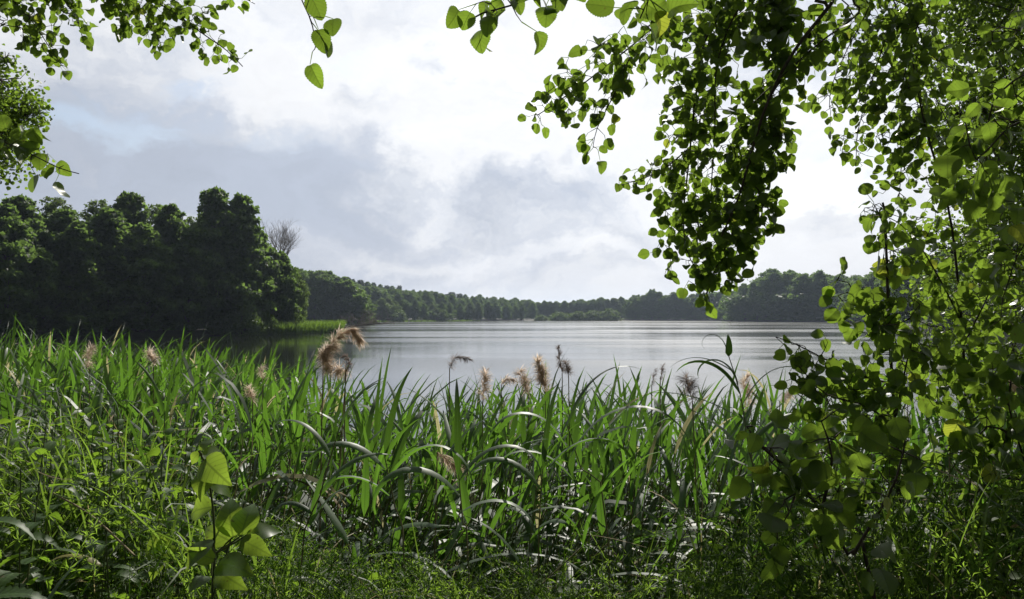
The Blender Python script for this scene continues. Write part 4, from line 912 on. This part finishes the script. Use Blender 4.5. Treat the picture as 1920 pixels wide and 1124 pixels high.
# aspen saplings in front on the right
def sapling(label, stem, Y, sprays, r=.009, lsz=(.045, .062), T=T_ASP, seed=0, dark=None):
    rng = np.random.RandomState(seed); W = [P(a, b_, Y) for a, b_ in stem]; o_ = W[0].copy(); o_[2] = float(height(o_[0], Y))
    e = empty('aspen_sapling', (0, 0, 0), label, 'sapling'); C_ = curve_pts([o_] + W, .08); g = G(); tube(g, C_, np.linspace(r, r * .35, len(C_)), 7); g.obj('trunk', M_TWIG, e)
    for way, n in sprays: spray(e, [Q(*q) for q in way], .0035, .0012, n, lsz, rng, T, lpt=(1, 2))
    return e
sapling('left aspen sapling with a straight dark stem and a low side branch over the water', [(1692, 1120), (1684, 900), (1676, 760), (1666, 600), (1660, 420), (1655, 380)], 2.3,
        [([(1660, 620, 2.3, 20), (1665, 520, 2.3, 62), (1658, 430, 2.3, 48), (1640, 385, 2.3, 24)], 36),
         ([(1672, 720, 2.3, 10), (1600, 700, 2.25, 50), (1540, 670, 2.2, 32), (1490, 645, 2.2, 20), (1455, 632, 2.2, 8)], 36),
         ([(1680, 800, 2.3, 20), (1620, 760, 2.2, 60), (1550, 740, 2.15, 50), (1500, 690, 2.15, 30)], 60),
         ([(1670, 640, 2.3, 30), (1620, 580, 2.3, 45), (1590, 530, 2.3, 26)], 32),
         ([(1680, 780, 2.3, 30), (1700, 680, 2.2, 75), (1720, 600, 2.2, 60)], 55),
         ([(1684, 860, 2.2, 30), (1650, 850, 2.0, 90), (1600, 860, 2.0, 70)], 36)], .009, (.032, .049), T_ASPH, 61)
sapling('right aspen sapling with a taller stem bending up to the right', [(1818, 880), (1812, 760), (1802, 600), (1785, 430), (1762, 330), (1735, 240), (1712, 120)], 2.9,
        [([(1785, 430, 2.9, 50), (1770, 350, 2.9, 70), (1745, 270, 2.9, 60), (1720, 150, 2.9, 50)], 90),
         ([(1800, 600, 2.9, 40), (1760, 520, 2.85, 80), (1700, 430, 2.85, 50), (1625, 390, 2.8, 26)], 70),
         ([(1805, 650, 2.9, 40), (1850, 560, 2.8, 90), (1890, 460, 2.8, 80)], 110),
         ([(1812, 760, 2.9, 40), (1760, 700, 2.8, 80), (1740, 640, 2.8, 50)], 70),
         ([(1815, 800, 2.9, 40), (1870, 740, 2.8, 80), (1910, 660, 2.8, 70)], 80)], .009, (.032, .048), T_ASP, 62)
sapling('nearest aspen sapling, its large leaves dark and in shade at the lower right', [(1640, 1125), (1590, 1040), (1540, 960), (1480, 880), (1420, 830), (1395, 815)], 1.45,
        [([(1480, 880, 1.45, 30), (1430, 840, 1.4, 60), (1400, 800, 1.4, 40)], 12), ([(1540, 960, 1.45, 30), (1560, 860, 1.4, 70), (1540, 790, 1.4, 50)], 17),
         ([(1600, 1040, 1.45, 30), (1680, 900, 1.4, 80), (1700, 800, 1.4, 60)], 14), ([(1500, 900, 1.45, 20), (1480, 960, 1.4, 60)], 8)], .006, (.032, .050), T_ASPH, 63)
sapling('aspen sapling at the right edge with torn yellow green leaves', [(1960, 1120), (1930, 900), (1900, 800), (1880, 700)], 2.1,
        [([(1900, 820, 2.1, 30), (1850, 800, 2.1, 50), (1800, 880, 2.1, 50)], 22), ([(1920, 900, 2.1, 30), (1860, 900, 2.0, 60), (1800, 960, 2.0, 50)], 22), ([(1890, 760, 2.1, 30), (1900, 680, 2.1, 60)], 30)], .006, (.038, .058), T_ASPH, 64)

# small leaved trees further back at both edges
def back_tree(label, tr, puffs, nl, seed, lsz=(.035, .05)):
    rng = np.random.RandomState(seed); e = empty('alder_tree', (0, 0, 0), label, 'alder tree'); trunk(e, tr, .13, .05, M_BARK)
    g = G(); lg = G()
    for (c, r) in puffs:
        c = np.array(c, float); s_ = np.array(tr[1], float); s_[2] = min(max(s_[2], c[2] - 1.2), tr[-1][2]); C_ = curve_pts([s_, (s_ + c) / 2 + np.array([0, 0, .1]), c], .3); tube(g, C_, np.linspace(.035, .008, len(C_)), 5)
        k_ = 26; sc_ = c + rdir(rng, k_) * (r * rng.uniform(.25, 1, k_) ** .7)[:, None]
        for q in sc_: tube(g, [c, (c + q) / 2 + rng.normal(size=3) * .05, q], [.008, .005, .002], 3)
        n = int(nl * r ** 2); cl = sc_[rng.randint(k_, size=n)] + rng.normal(size=(n, 3)) * .17 * r
        leaves(lg, cl, rdir(rng, n) + np.array([0, 0, -.5]), rdir(rng, n) + np.array([0, -.2, .6]), rng.uniform(*lsz, n), T_SMALL, rng)
    g.obj('limbs', M_BARK, e); lg.obj('crown', M_ASPS, e, smooth=False)
def pz(px, py, Y, r): return (P(px, py, Y), r)
back_tree('small leaved tree filling the top right corner behind the large leaves', [(7.6, 8.6, .3), (7.5, 8.5, 4), (7.6, 8.5, 7), (7.6, 8.6, 9.5)],
          [pz(1905, 20, 8.5, 1.0), pz(1840, 70, 8.6, .55), pz(1900, 160, 8.4, .9), pz(1830, 200, 8.5, .5), pz(1800, 215, 8.7, .35), pz(1920, 280, 8.5, .9), pz(1870, 300, 8.3, .5), pz(2030, 100, 8.5, 1.5), pz(2050, 330, 8.5, 1.4), pz(1960, 420, 8.4, .9), pz(1860, -60, 8.4, .9), pz(1780, -20, 8.5, .4), pz(2000, -150, 8.5, 1.5), pz(1900, 520, 8.2, .9), pz(1800, 480, 8.6, .6)], 2600, 71)
back_tree('small leaved tree showing only its right edge at the left of the picture', [(-8.0, 9.6, .5), (-7.9, 9.5, 4), (-8, 9.5, 6), (-8, 9.5, 8)],
          [pz(0, 150, 9.5, .35), pz(8, 200, 9.5, .45), pz(-10, 260, 9.4, .6), pz(45, 215, 9.5, .26), pz(62, 212, 9.6, .2), pz(-100, 180, 9.5, .9), pz(-30, 300, 9.4, .3), pz(20, 270, 9.4, .25), pz(10, 112, 9.5, .16)], 2700, 72, (.035, .055))

# ------------------------------------------------------------------ the air over the lake
bm = G(); X, Y0, Y1, Z0, Z1 = 2600, -2600, 2600, -3, 48
c = [(x, y, z) for x in (-X, X) for y in (Y0, Y1) for z in (Z0, Z1)]
bm.add(c, [(0, 1, 3), (0, 3, 2), (4, 6, 7), (4, 7, 5), (0, 4, 5), (0, 5, 1), (2, 3, 7), (2, 7, 6), (0, 2, 6), (0, 6, 4), (1, 5, 7), (1, 7, 3)])
mh = mat('air'); pvv = node('ShaderNodeVolumePrincipled'); pvv.inputs['Color'].default_value = (.66, .80, 1, 1); pvv.inputs['Density'].default_value = .00016
pvv.inputs['Anisotropy'].default_value = .35
o = node('ShaderNodeOutputMaterial'); S.nt.links.new(pvv.outputs[0], o.inputs['Volume']); mh.cycles.homogeneous_volume = True
tag(bm.obj('haze', mh, smooth=False), 'thin blue grey summer haze over the lake', 'haze', kind='stuff')
